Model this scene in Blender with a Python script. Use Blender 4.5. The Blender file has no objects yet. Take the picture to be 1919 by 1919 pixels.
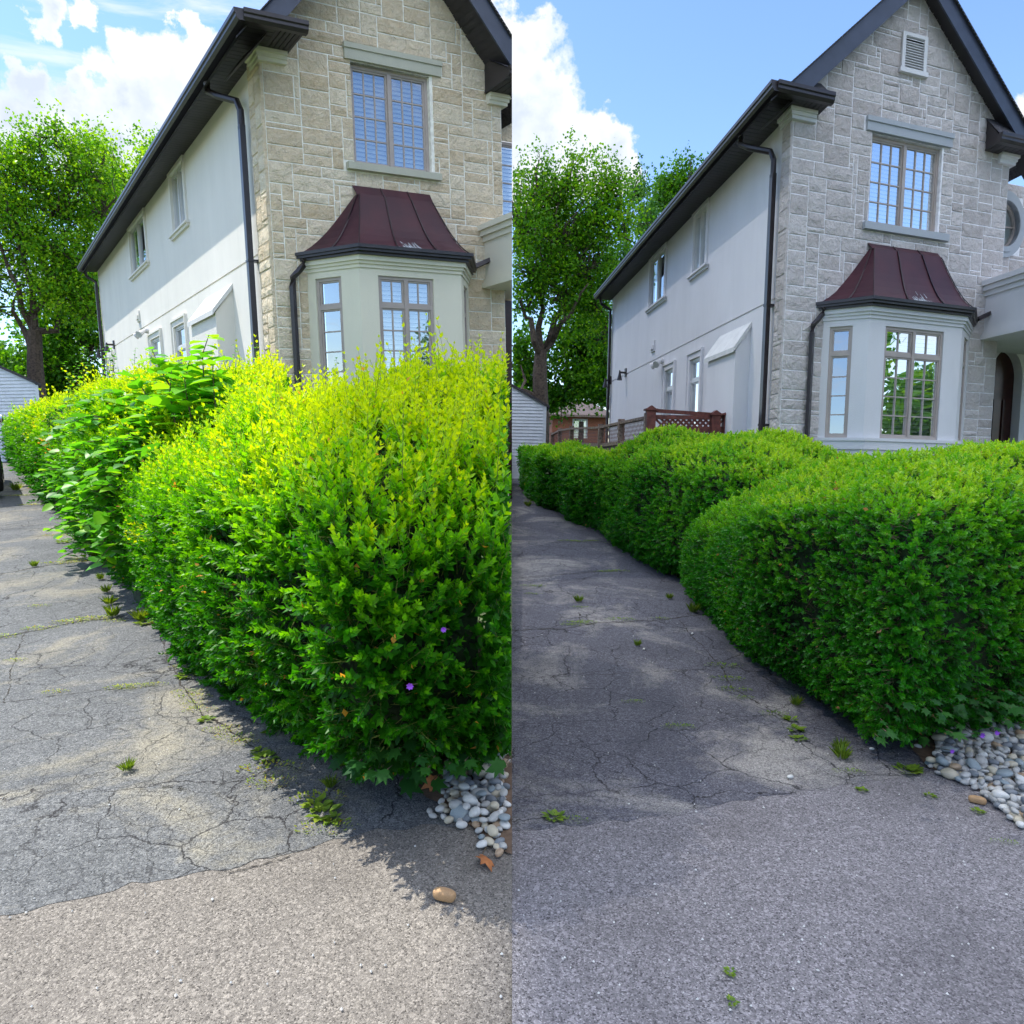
import bpy, bmesh, math, random
import numpy as np
from mathutils import Vector, Matrix

random.seed(7); RNG = np.random.default_rng(7)
sc = bpy.context.scene
COL = sc.collection

# ------------------------------------------------------------------ camera
F = 1320.0; EYE = 1.6
PITCH = math.atan(131.5 / F)
cam = bpy.data.cameras.new('camera'); camo = bpy.data.objects.new('camera', cam); COL.objects.link(camo)
cam.sensor_width = 36.0; cam.lens = 36.0 * F / 1919.0; cam.clip_start = 0.05; cam.clip_end = 2000
camo.location = (0, 0, EYE); camo.rotation_euler = (math.pi / 2 - PITCH, 0, 0)
sc.camera = camo

# ------------------------------------------------------------------ light
SUN_AZ, SUN_EL = -68.0, 60.0
ra, re = math.radians(SUN_AZ), math.radians(SUN_EL)
SUNV = np.array([math.sin(ra) * math.cos(re), math.cos(ra) * math.cos(re), math.sin(re)])
sl = bpy.data.lights.new('sun', 'SUN'); sl.energy = 3.5; sl.angle = math.radians(0.4); sl.color = (1.0, 0.95, 0.86)
so = bpy.data.objects.new('sun', sl); COL.objects.link(so)
so.rotation_euler = Vector(SUNV).to_track_quat('Z', 'Y').to_euler()
sc.view_settings.view_transform = 'Standard'; sc.view_settings.look = 'None'
sc.view_settings.gamma = 1.0; sc.view_settings.exposure = 1.02

# ------------------------------------------------------------------ geometry of the two plots
cP, sP = math.cos(PITCH), math.sin(PITCH)
def wray(x, y):
    X, Y = x - 960.0, -(y - 960.0)
    d = np.array([X, F * cP + Y * sP, -F * sP + Y * cP]); return d / np.linalg.norm(d)
def plot_frame(p1, p2):          # the lie of each plot's ground
    U = np.cross(wray(*p1), wray(*p2)); U /= np.linalg.norm(U)
    if U[2] < 0: U = -U
    D = np.array([0, 1.0, 0]); D -= D @ U * U; D /= np.linalg.norm(D)
    return np.stack([np.cross(D, U), D, U], 1)
PLOT = {'L': plot_frame((0, 813), (960, 794)), 'R': plot_frame((960, 863), (1919, 881.7))}
RISE = {'L': 0.62, 'R': 0.95}
E3 = np.array([0, 0, EYE])
UNIT = {'L': 1.040, 'R': 0.970}      # the left photographer stood a hand higher than the right one
def to_world(p, pts): return (np.asarray(pts, float) - E3) * UNIT[p] @ PLOT[p].T + E3
def ray(p, x, y): return PLOT[p].T @ wray(x, y)
def gz(p, y):
    t = np.clip((np.asarray(y, float) - 3) / 21, 0, 1); return RISE[p] * t * t * (3 - 2 * t)
def ground_at(p, x, y):
    d = ray(p, x, y); z = 0.0
    for i in range(60):
        k = (z - EYE) / d[2]; z = 0.5 * z + 0.5 * float(gz(p, k * d[1]))
    return np.array([k * d[0], k * d[1], float(gz(p, k * d[1]))])
def depth_at(p, x, y, Y):
    d = ray(p, x, y); k = Y / d[1]; return np.array([k * d[0], Y, EYE + k * d[2]])
def vdir(p, x, y):
    d = ray(p, x, y)[:2]; return d / np.linalg.norm(d)

# ------------------------------------------------------------------ materials
def new_mat(name):
    m = bpy.data.materials.new(name); m.use_nodes = True
    nt = m.node_tree; b = nt.nodes['Principled BSDF']; return m, nt, b
def N(nt, t, **kw):
    n = nt.nodes.new(t)
    for k, v in kw.items():
        if k.startswith('i_'): n.inputs[k[2:].replace('_', ' ')].default_value = v
        else: setattr(n, k, v)
    return n
def ramp(nt, stops, src=None, interp='LINEAR'):
    r = nt.nodes.new('ShaderNodeValToRGB'); cr = r.color_ramp; cr.interpolation = interp
    while len(cr.elements) < len(stops): cr.elements.new(0.5)
    for e, (p, c) in zip(cr.elements, stops):
        e.position = p; e.color = (c, c, c, 1) if isinstance(c, (int, float)) else (*c, 1)
    if src is not None: nt.links.new(src, r.inputs[0])
    return r.outputs[0]
def mixc(nt, fac, a, b, mode='MIX'):
    n = nt.nodes.new('ShaderNodeMix'); n.data_type = 'RGBA'; n.blend_type = mode
    for i, v in ((0, fac), (6, a), (7, b)):
        if hasattr(v, 'links'): nt.links.new(v, n.inputs[i])
        elif i == 0: n.inputs[0].default_value = v
        else: n.inputs[i].default_value = (*v, 1)
    return n.outputs[2]
def math_n(nt, op, a, b=None, c=None):
    n = nt.nodes.new('ShaderNodeMath'); n.operation = op
    for i, v in enumerate((a, b, c)):
        if v is None: continue
        if hasattr(v, 'links'): nt.links.new(v, n.inputs[i])
        else: n.inputs[i].default_value = v
    return n.outputs[0]
def coords(nt, kind='Object', scale=None):
    t = nt.nodes.new('ShaderNodeTexCoord'); o = t.outputs[kind]
    if scale:
        mp = nt.nodes.new('ShaderNodeMapping'); mp.inputs['Scale'].default_value = scale
        nt.links.new(o, mp.inputs[0]); o = mp.outputs[0]
    return o
def noise(nt, vec, scale, detail=4, rough=0.55, out=0, dist=0.0):
    n = nt.nodes.new('ShaderNodeTexNoise'); n.inputs['Scale'].default_value = scale
    n.inputs['Detail'].default_value = detail; n.inputs['Roughness'].default_value = rough
    n.inputs['Distortion'].default_value = dist
    nt.links.new(vec, n.inputs['Vector']); return n.outputs[out]
def voro(nt, vec, scale, feature='F1', out='Distance', rnd=1.0):
    n = nt.nodes.new('ShaderNodeTexVoronoi'); n.feature = feature; n.inputs['Scale'].default_value = scale
    n.inputs['Randomness'].default_value = rnd
    nt.links.new(vec, n.inputs['Vector']); return n.outputs[out]
def bump(nt, b, h, strength=0.5, dist=0.01, prev=None):
    n = nt.nodes.new('ShaderNodeBump'); n.inputs['Strength'].default_value = strength; n.inputs['Distance'].default_value = dist
    nt.links.new(h, n.inputs['Height'])
    if prev is not None: nt.links.new(prev, n.inputs['Normal'])
    if b is not None: nt.links.new(n.outputs[0], b.inputs['Normal'])
    return n.outputs[0]
def simple(name, col, rough=0.6, var=0.08, nscale=6, metal=0.0, bmp=0.0, bscale=80, spec=0.5):
    m, nt, b = new_mat(name); v = coords(nt)
    n = noise(nt, v, nscale, 5)
    lo = tuple(max(0, c * (1 - var * 2)) for c in col); hi = tuple(min(1, c * (1 + var * 2)) for c in col)
    nt.links.new(ramp(nt, [(0.3, lo), (0.7, hi)], n), b.inputs['Base Color'])
    b.inputs['Roughness'].default_value = rough; b.inputs['Metallic'].default_value = metal
    b.inputs['Specular IOR Level'].default_value = spec
    if bmp: bump(nt, b, noise(nt, v, bscale, 4), bmp, 0.004)
    return m
def leaf_mat(name, stops, trans=0.35, gloss=0.35, tcol=None):
    m, nt, b = new_mat(name)
    a = N(nt, 'ShaderNodeAttribute', attribute_name='tone')
    col = ramp(nt, stops, a.outputs['Fac'])
    nt.links.new(col, b.inputs['Base Color']); b.inputs['Roughness'].default_value = 0.42
    b.inputs['Specular IOR Level'].default_value = gloss
    tr = nt.nodes.new('ShaderNodeBsdfTranslucent')
    nt.links.new(mixc(nt, 1.0, col, tcol or (1.9, 1.75, 0.5), 'MULTIPLY'), tr.inputs[0])
    mx = nt.nodes.new('ShaderNodeMixShader'); mx.inputs[0].default_value = trans
    nt.links.new(b.outputs[0], mx.inputs[1]); nt.links.new(tr.outputs[0], mx.inputs[2])
    nt.links.new(mx.outputs[0], nt.nodes['Material Output'].inputs[0])
    return m
MAT = {}
def stone_mat(name, a, b_, c, mortar_tint):
    m, nt, b = new_mat(name); v = coords(nt)
    t = N(nt, 'ShaderNodeAttribute', attribute_name='tone')
    base = ramp(nt, [(0.0, a), (0.5, b_), (1.0, c)], t.outputs['Fac'])
    n1 = noise(nt, coords(nt, scale=(5, 5, 12)), 1.6, 6, 0.65)
    col = mixc(nt, ramp(nt, [(0.35, 0.0), (0.75, 0.55)], n1), base, mortar_tint)
    n2 = noise(nt, v, 28, 6, 0.7)
    col = mixc(nt, ramp(nt, [(0.3, 0.22), (0.6, 0.0)], n2), col, tuple(x * 0.55 for x in a))
    nt.links.new(col, b.inputs['Base Color']); b.inputs['Roughness'].default_value = 0.92
    b.inputs['Specular IOR Level'].default_value = 0.15
    p = bump(nt, None, noise(nt, v, 7, 6, 0.65, dist=0.6), 1.0, 0.075)
    bump(nt, b, n2, 0.8, 0.02, p)
    return m
MAT['stone_L'] = stone_mat('limestone_warm_lit', (0.67, 0.53, 0.345), (0.78, 0.64, 0.445), (0.85, 0.74, 0.555), (0.78, 0.73, 0.60))  # same stone as the right house, with warmer light put into its colour
MAT['stone_R'] = stone_mat('limestone_cool_lit', (0.50, 0.445, 0.415), (0.60, 0.545, 0.515), (0.69, 0.64, 0.61), (0.66, 0.64, 0.63))  # same stone again, tinted for the cooler light on the right
MAT['mortar_L'] = simple('mortar_warm_lit', (0.86, 0.83, 0.74), 0.95, 0.1, 12, bmp=0.5)  # left and right mortar differ only by the light tinted into them
MAT['mortar_R'] = simple('mortar_cool_lit', (0.80, 0.79, 0.80), 0.95, 0.1, 12, bmp=0.5)
def stucco(name, col):
    m, nt, b = new_mat(name); v = coords(nt)
    n = noise(nt, coords(nt, scale=(1, 1, 0.35)), 1.3, 6, 0.65)
    nt.links.new(ramp(nt, [(0.25, tuple(c * 0.90 for c in col)), (0.7, col)], n), b.inputs['Base Color'])
    b.inputs['Roughness'].default_value = 0.95; b.inputs['Specular IOR Level'].default_value = 0.1
    g2 = ramp(nt, [(0.55, 0.0), (0.8, 0.16)], noise(nt, coords(nt, scale=(1.5, 1.5, .25)), 2.2, 7, 0.7)); old = b.inputs['Base Color'].links[0].from_socket; nt.links.new(mixc(nt, g2, old, tuple(c * .6 for c in col)), b.inputs['Base Color'])
    bump(nt, b, noise(nt, v, 90, 4, .7), 0.6, 0.006); return m
MAT['stucco_L'] = stucco('pale_stucco_warm_lit', (0.83, 0.80, 0.73))  # one stucco in two copies, warm and cool light put into the colour
MAT['stucco_R'] = stucco('pale_stucco_cool_lit', (0.76, 0.75, 0.77))
MAT['trim_L'] = stucco('smooth_trim_warm_lit', (0.76, 0.735, 0.60))  # trim colour also takes in the light of each side
MAT['trim_R'] = stucco('smooth_trim_cool_lit', (0.70, 0.70, 0.71))
MAT['lintel_L'] = stucco('grey_lintel_stone_warm_lit', (0.50, 0.50, 0.41))  # lintel stone carries the same warm and cool light tint
MAT['lintel_R'] = stucco('grey_lintel_stone_cool_lit', (0.42, 0.45, 0.48))
MAT['dark_metal'] = simple('dark_brown_aluminium', (0.030, 0.024, 0.026), 0.35, 0.1, 4)
MAT['fascia'] = simple('slate_blue_fascia', (0.045, 0.055, 0.085), 0.4, 0.1, 4)
MAT['soffit'] = simple('dark_soffit', (0.032, 0.028, 0.032), 0.55, 0.1, 4)
MAT['shingle'] = simple('dark_shingle', (0.05, 0.048, 0.055), 0.9, 0.25, 30, bmp=0.8)
def copper():
    m, nt, b = new_mat('painted_copper_roof'); v = coords(nt)
    n = noise(nt, v, 2.2, 5)
    col = ramp(nt, [(0.3, (0.034, 0.009, 0.018)), (0.7, (0.062, 0.014, 0.022))], n)
    nt.links.new(col, b.inputs['Base Color']); b.inputs['Roughness'].default_value = 0.5; b.inputs['Specular IOR Level'].default_value = 0.35
    return m
MAT['copper'] = copper()
MAT['copper_seam'] = simple('dark_roof_seam', (0.018, 0.006, 0.010), 0.5, 0.1, 4)
MAT['stain'] = simple('bird_dropping_white', (0.42, 0.46, 0.48), 0.8, 0.2, 40)
MAT['frame'] = simple('taupe_window_frame', (0.40, 0.345, 0.31), 0.45, 0.04, 5)
MAT['frame_w'] = simple('white_window_frame', (0.60, 0.60, 0.60), 0.4, 0.04, 5)
MAT['blind'] = simple('white_shutter_slat', (0.85, 0.86, 0.84), 0.6, 0.03, 5)
MAT['dark_room'] = simple('dark_room', (0.012, 0.014, 0.012), 0.9, 0.1, 2)
def glass():
    m, nt, b = new_mat('window_glass')
    g = nt.nodes.new('ShaderNodeBsdfGlossy'); g.inputs['Roughness'].default_value = 0.01; g.inputs[0].default_value = (0.92, 0.96, 1, 1)
    v = coords(nt); bn = bump(nt, None, noise(nt, v, 1.6, 2), 0.05, 0.05); nt.links.new(bn, g.inputs['Normal'])
    t = nt.nodes.new('ShaderNodeBsdfTransparent'); t.inputs[0].default_value = (0.80, 0.86, 0.84, 1)
    lw = nt.nodes.new('ShaderNodeLayerWeight'); lw.inputs[0].default_value = 0.35
    f = math_n(nt, 'MULTIPLY_ADD', lw.outputs['Fresnel'], 0.42, 0.40)
    mx = nt.nodes.new('ShaderNodeMixShader'); nt.links.new(f, mx.inputs[0])
    nt.links.new(t.outputs[0], mx.inputs[1]); nt.links.new(g.outputs[0], mx.inputs[2])
    nt.links.new(mx.outputs[0], nt.nodes['Material Output'].inputs[0]); return m
MAT['glass'] = glass()
def asphalt(name, dark, light, patch, cracks=True, agg=150, patch_amt=0.8):
    m, nt, b = new_mat(name); v = coords(nt)
    vc = voro(nt, v, agg, out='Color')
    sep = N(nt, 'ShaderNodeSeparateColor'); nt.links.new(vc, sep.inputs[0])
    mid = tuple((x * .5 + y * .5) for x, y in zip(dark, light))
    c0 = ramp(nt, [(0.0, tuple(x * 0.38 for x in dark)), (0.22, tuple(x * .65 + y * .35 for x, y in zip(dark, light))), (0.6, mid), (0.84, light), (1.0, tuple(min(1, x * 1.55) for x in light))], sep.outputs[0])
    sp2 = N(nt, 'ShaderNodeSeparateColor'); nt.links.new(voro(nt, v, agg * .42, out='Color'), sp2.inputs[0])
    c0 = mixc(nt, ramp(nt, [(0.0, .55), (0.10, 0.0), (.86, 0.0), (0.95, .55)], sp2.outputs[1]), c0, mixc(nt, ramp(nt, [(.45, 0.0), (.55, 1.0)], sp2.outputs[1]), tuple(x * .55 for x in dark), tuple(min(1, x * 1.5) for x in light)))
    pn = noise(nt, v, 0.9, 6, 0.62, dist=0.8); fine = noise(nt, v, 14, 5, 0.7)
    pm = math_n(nt, 'ADD', pn, math_n(nt, 'MULTIPLY', math_n(nt, 'SUBTRACT', fine, 0.5), 0.22))
    c1 = mixc(nt, ramp(nt, [(0.50, 0.0), (0.66, patch_amt)], pm), c0, mixc(nt, sep.outputs[0], tuple(x * .45 for x in patch), tuple(x * 1.35 for x in patch)))
    c1 = mixc(nt, ramp(nt, [(0.32, 0.35), (0.5, 0.0)], noise(nt, v, 1.7, 4, 0.6)), c1, tuple(x * 0.7 for x in dark))
    hgt = math_n(nt, 'MULTIPLY', voro(nt, v, agg), -1.0)
    if cracks:
        dv = nt.nodes.new('ShaderNodeVectorMath'); dv.operation = 'MULTIPLY_ADD'
        dv.inputs[1].default_value = (0.22, 0.22, 0.22)
        nt.links.new(noise(nt, v, 3.0, 5, 0.65, out=1), dv.inputs[0]); nt.links.new(v, dv.inputs[2])
        e1 = voro(nt, dv.outputs[0], 2.1, 'DISTANCE_TO_EDGE'); e2 = voro(nt, dv.outputs[0], 6.5, 'DISTANCE_TO_EDGE')
        gate = ramp(nt, [(0.42, 0.0), (0.56, 1.0)], noise(nt, v, 0.8, 3))
        k1 = ramp(nt, [(0.0, .9), (0.004, 0.8), (0.009, 0.0)], e1)
        k2 = math_n(nt, 'MULTIPLY', ramp(nt, [(0.0, 0.7), (0.010, 0.5), (0.022, 0.0)], e2), gate)
        gate1 = ramp(nt, [(0.38, 0.1), (0.5, 1.0)], noise(nt, v, 1.3, 3))
        kk = math_n(nt, 'MAXIMUM', math_n(nt, 'MULTIPLY', k1, gate1), k2)
        c1 = mixc(nt, kk, c1, (0.018, 0.017, 0.018))
        hgt = math_n(nt, 'SUBTRACT', hgt, math_n(nt, 'MULTIPLY', kk, 1.5))
    nt.links.new(c1, b.inputs['Base Color']); b.inputs['Roughness'].default_value = 0.9
    b.inputs['Specular IOR Level'].default_value = 0.25
    bump(nt, b, hgt, 0.6, 0.004); return m
MAT['old_L'] = asphalt('worn_cracked_asphalt_warm_lit', (0.080, 0.086, 0.092), (0.150, 0.153, 0.152), (0.30, 0.275, 0.21), agg=190)
MAT['old_R'] = asphalt('worn_cracked_asphalt_cool_lit', (0.062, 0.063, 0.080), (0.135, 0.134, 0.152), (0.36, 0.34, 0.31), agg=200)
MAT['new_L'] = asphalt('coarse_apron_asphalt_warm_lit', (0.125, 0.113, 0.100), (0.212, 0.193, 0.168), (0.25, 0.225, 0.185), False, 210, 0.2)  # apron copies likewise tinted for the light on each side
MAT['new_R'] = asphalt('coarse_apron_asphalt_cool_lit', (0.120, 0.112, 0.118), (0.245, 0.232, 0.240), (0.26, 0.25, 0.255), False, 220, 0.2)
MAT['crack'] = simple('crack_brown', (0.03, 0.025, 0.02), 0.95, 0.3, 20)  # dark brown fill of the joints and long cracks
MAT['soil'] = simple('brown_soil', (0.13, 0.085, 0.055), 0.95, 0.25, 14, bmp=1.0, bscale=60)
MAT['lawn'] = simple('grassy_soil', (0.06, 0.085, 0.03), 0.95, 0.3, 9, bmp=1.0, bscale=40)
MAT['bark'] = simple('grey_brown_bark', (0.075, 0.055, 0.04), 0.95, 0.3, 12, bmp=1.0, bscale=25)
MAT['twig'] = simple('hedge_twig', (0.11, 0.08, 0.045), 0.9, 0.2, 20)
MAT['green_stem'] = simple('green_shoot_stem', (0.16, 0.20, 0.03), 0.8, 0.2, 20)
MAT['core'] = simple('shaded_hedge_core', (0.010, 0.026, 0.005), 0.95, 0.4, 25, bmp=1.0, bscale=30)  # solid filler, coloured dark as the shade deep inside the hedge
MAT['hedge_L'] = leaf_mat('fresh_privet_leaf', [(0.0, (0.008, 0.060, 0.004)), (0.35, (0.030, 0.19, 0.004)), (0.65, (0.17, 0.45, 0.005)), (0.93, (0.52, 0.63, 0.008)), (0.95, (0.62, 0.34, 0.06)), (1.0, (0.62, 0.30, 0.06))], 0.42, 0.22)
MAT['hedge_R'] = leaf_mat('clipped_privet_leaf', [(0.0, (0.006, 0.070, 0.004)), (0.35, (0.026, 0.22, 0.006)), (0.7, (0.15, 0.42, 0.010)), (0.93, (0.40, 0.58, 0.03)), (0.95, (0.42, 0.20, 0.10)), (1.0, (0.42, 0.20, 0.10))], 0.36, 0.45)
MAT['tree_leaf'] = leaf_mat('tree_leaf', [(0.0, (0.022, 0.10, 0.008)), (0.5, (0.09, 0.26, 0.010)), (1.0, (0.28, 0.46, 0.016))], 0.5, 0.2)
MAT['tree_dark'] = leaf_mat('dark_tree_leaf', [(0.0, (0.015, 0.065, 0.015)), (0.5, (0.045, 0.16, 0.025)), (1.0, (0.12, 0.28, 0.035))], 0.35, 0.3)
MAT['big_leaf'] = leaf_mat('broad_leaf', [(0.0, (0.035, 0.17, 0.018)), (0.6, (0.11, 0.38, 0.02)), (1.0, (0.30, 0.50, 0.02))], 0.45, 0.3)
MAT['dark_leaf'] = leaf_mat('dark_maple_leaf', [(0.0, (0.015, 0.07, 0.02)), (1.0, (0.025, 0.10, 0.015))], 0.3, 0.12)
MAT['weed'] = leaf_mat('crack_weed_leaf', [(0.0, (0.05, 0.13, 0.02)), (0.5, (0.20, 0.30, 0.03)), (0.85, (0.38, 0.38, 0.05)), (1.0, (0.38, 0.10, 0.03))], 0.3, 0.2)
MAT['dead_leaf'] = simple('rust_dead_leaf', (0.34, 0.12, 0.035), 0.7, 0.25, 20)
MAT['petal'] = simple('violet_petal', (0.30, 0.07, 0.60), 0.6, 0.1, 20)
MAT['siding'] = simple('white_lap_siding', (0.62, 0.66, 0.72), 0.5, 0.05, 3)
MAT['brick'] = simple('orange_brick', (0.30, 0.11, 0.06), 0.9, 0.2, 30, bmp=0.6)
MAT['fence_red'] = simple('red_stained_wood', (0.13, 0.035, 0.025), 0.7, 0.2, 18, bmp=0.3)
MAT['fence_grey'] = simple('weathered_wood', (0.21, 0.15, 0.12), 0.85, 0.3, 22, bmp=0.5)
MAT['door'] = simple('dark_mahogany_door', (0.035, 0.010, 0.007), 0.3, 0.2, 10)
MAT['tyre'] = simple('black_tyre_rubber', (0.012, 0.012, 0.013), 0.8, 0.1, 10)
MAT['old_roof'] = simple('faded_brown_roof', (0.22, 0.16, 0.13), .9, .2, 20)
MAT['chrome'] = simple('polished_chrome', (0.75, 0.76, 0.78), 0.08, 0.02, 2, metal=1.0)
MAT['paint'] = simple('black_vehicle_paint', (0.012, 0.013, 0.016), 0.12, 0.1, 2)
MAT['tan_stone'] = simple('tan_stone', (0.42, 0.26, 0.13), 0.7, 0.15, 18, bmp=0.4)
PEB = [simple('pebble_' + n, c, 0.55, 0.12, 30, bmp=0.25) for n, c in
       (('pale_grey', (0.42, 0.42, 0.40)), ('cream', (0.50, 0.45, 0.34)), ('slate', (0.17, 0.19, 0.21)), ('white', (0.60, 0.60, 0.57)), ('brown', (0.36, 0.26, 0.17)), ('bluegrey', (0.26, 0.31, 0.33)))]

# ------------------------------------------------------------------ world
def build_world():
    w = bpy.data.worlds.new('World'); sc.world = w; w.use_nodes = True
    nt = w.node_tree; bg = nt.nodes['Background']; bg.inputs[1].default_value = 0.15
    sky = nt.nodes.new('ShaderNodeTexSky'); sky.sky_type = 'NISHITA'; sky.sun_disc = False
    sky.sun_elevation = re; sky.sun_rotation = ra; sky.air_density = 1.1; sky.dust_density = 0.15; sky.ozone_density = 2.0; sky.altitude = 100
    vec = coords(nt, 'Generated')
    wn = nt.nodes.new('ShaderNodeTexNoise'); wn.inputs['Scale'].default_value = 7.0; wn.inputs['Detail'].default_value = 9; wn.inputs['Roughness'].default_value = 0.6
    nt.links.new(vec, wn.inputs['Vector'])
    discs = [(-10, 130, 40), (-10, 235, 60), (90, 215, 50), (120, 165, 34), (180, 165, 46), (255, 110, 42), (255, 180, 70), (330, 165, 58), (363, 50, 26), (385, 85, 28), (420, 150, 50), (180, 250, 80), (300, 260, 80), (60, 8, 34), (150, 14, 30), (955, 60, 60), (950, 180, 95), (1010, 240, 75), (1080, 285, 60), (1130, 300, 60), (1165, 318, 45), (1000, 330, 120), (1960, 215, 55), (1935, 180, 28)]
    wsub = nt.nodes.new('ShaderNodeVectorMath'); wsub.operation = 'SUBTRACT'; nt.links.new(noise(nt, vec, 9.0, 7, 0.62, out=1), wsub.inputs[0]); wsub.inputs[1].default_value = (.5, .5, .5)
    wsc = nt.nodes.new('ShaderNodeVectorMath'); wsc.operation = 'MULTIPLY_ADD'; nt.links.new(wsub.outputs[0], wsc.inputs[0]); wsc.inputs[1].default_value = (.17, .17, .17); nt.links.new(vec, wsc.inputs[2]); wvec = wsc.outputs[0]
    acc = None
    for (x, y, r) in discs:
        c = wray(x, y); vm = nt.nodes.new('ShaderNodeVectorMath'); vm.operation = 'DISTANCE'
        nt.links.new(wvec, vm.inputs[0]); vm.inputs[1].default_value = tuple(c)
        d = math_n(nt, 'MULTIPLY_ADD', vm.outputs['Value'], -F / r, 1.0)
        acc = d if acc is None else math_n(nt, 'SMOOTH_MAX', acc, d, 0.25)
    dens = math_n(nt, 'ADD', acc, math_n(nt, 'MULTIPLY_ADD', wn.outputs[0], 1.3, -0.65))
    m1 = ramp(nt, [(0.0, 0.0), (0.06, 0.25), (0.22, 0.92), (0.4, 1.0)], dens)
    # scattered clouds in the sky behind and above
    n2 = noise(nt, vec, 2.6, 8, 0.58)
    sx = N(nt, 'ShaderNodeSeparateXYZ'); nt.links.new(vec, sx.inputs[0])
    back = ramp(nt, [(0.45, 1.0), (0.55, 0.0)], math_n(nt, 'MULTIPLY_ADD', sx.outputs[1], 0.5, 0.5))
    m2 = math_n(nt, 'MULTIPLY', ramp(nt, [(0.52, 0.0), (0.64, 0.8)], n2), back)
    # high thin cirrus, upper left
    cv = nt.nodes.new('ShaderNodeMapping'); cv.inputs['Scale'].default_value = (3.0, 3.0, 16.0); cv.inputs['Rotation'].default_value = (0, 0.12, 0)
    nt.links.new(vec, cv.inputs[0])
    ci = noise(nt, cv.outputs[0], 2.3, 8, 0.6, dist=0.5)
    left = ramp(nt, [(0.36, 1.0), (0.44, 0.0)], math_n(nt, 'MULTIPLY_ADD', sx.outputs[0], 0.5, 0.5))
    m3 = math_n(nt, 'MULTIPLY', ramp(nt, [(0.50, 0.0), (0.74, 0.7)], ci), left)
    mask = math_n(nt, 'MAXIMUM', math_n(nt, 'MAXIMUM', m1, m2), m3)
    shade = noise(nt, vec, 9, 6, 0.55)
    ccol = ramp(nt, [(0.30, (2.55, 2.85, 3.35)), (0.46, (3.4, 3.6, 3.9)), (0.56, (3.75, 3.8, 3.85))], math_n(nt, 'SUBTRACT', shade, math_n(nt, 'MULTIPLY_ADD', dens, .22, -.10)))
    skyc = mixc(nt, 1.0, sky.outputs[0], (0.72, 0.79, 0.93), 'MULTIPLY')
    nt.links.new(mixc(nt, mask, skyc, ccol), bg.inputs[0])
build_world()

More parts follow.
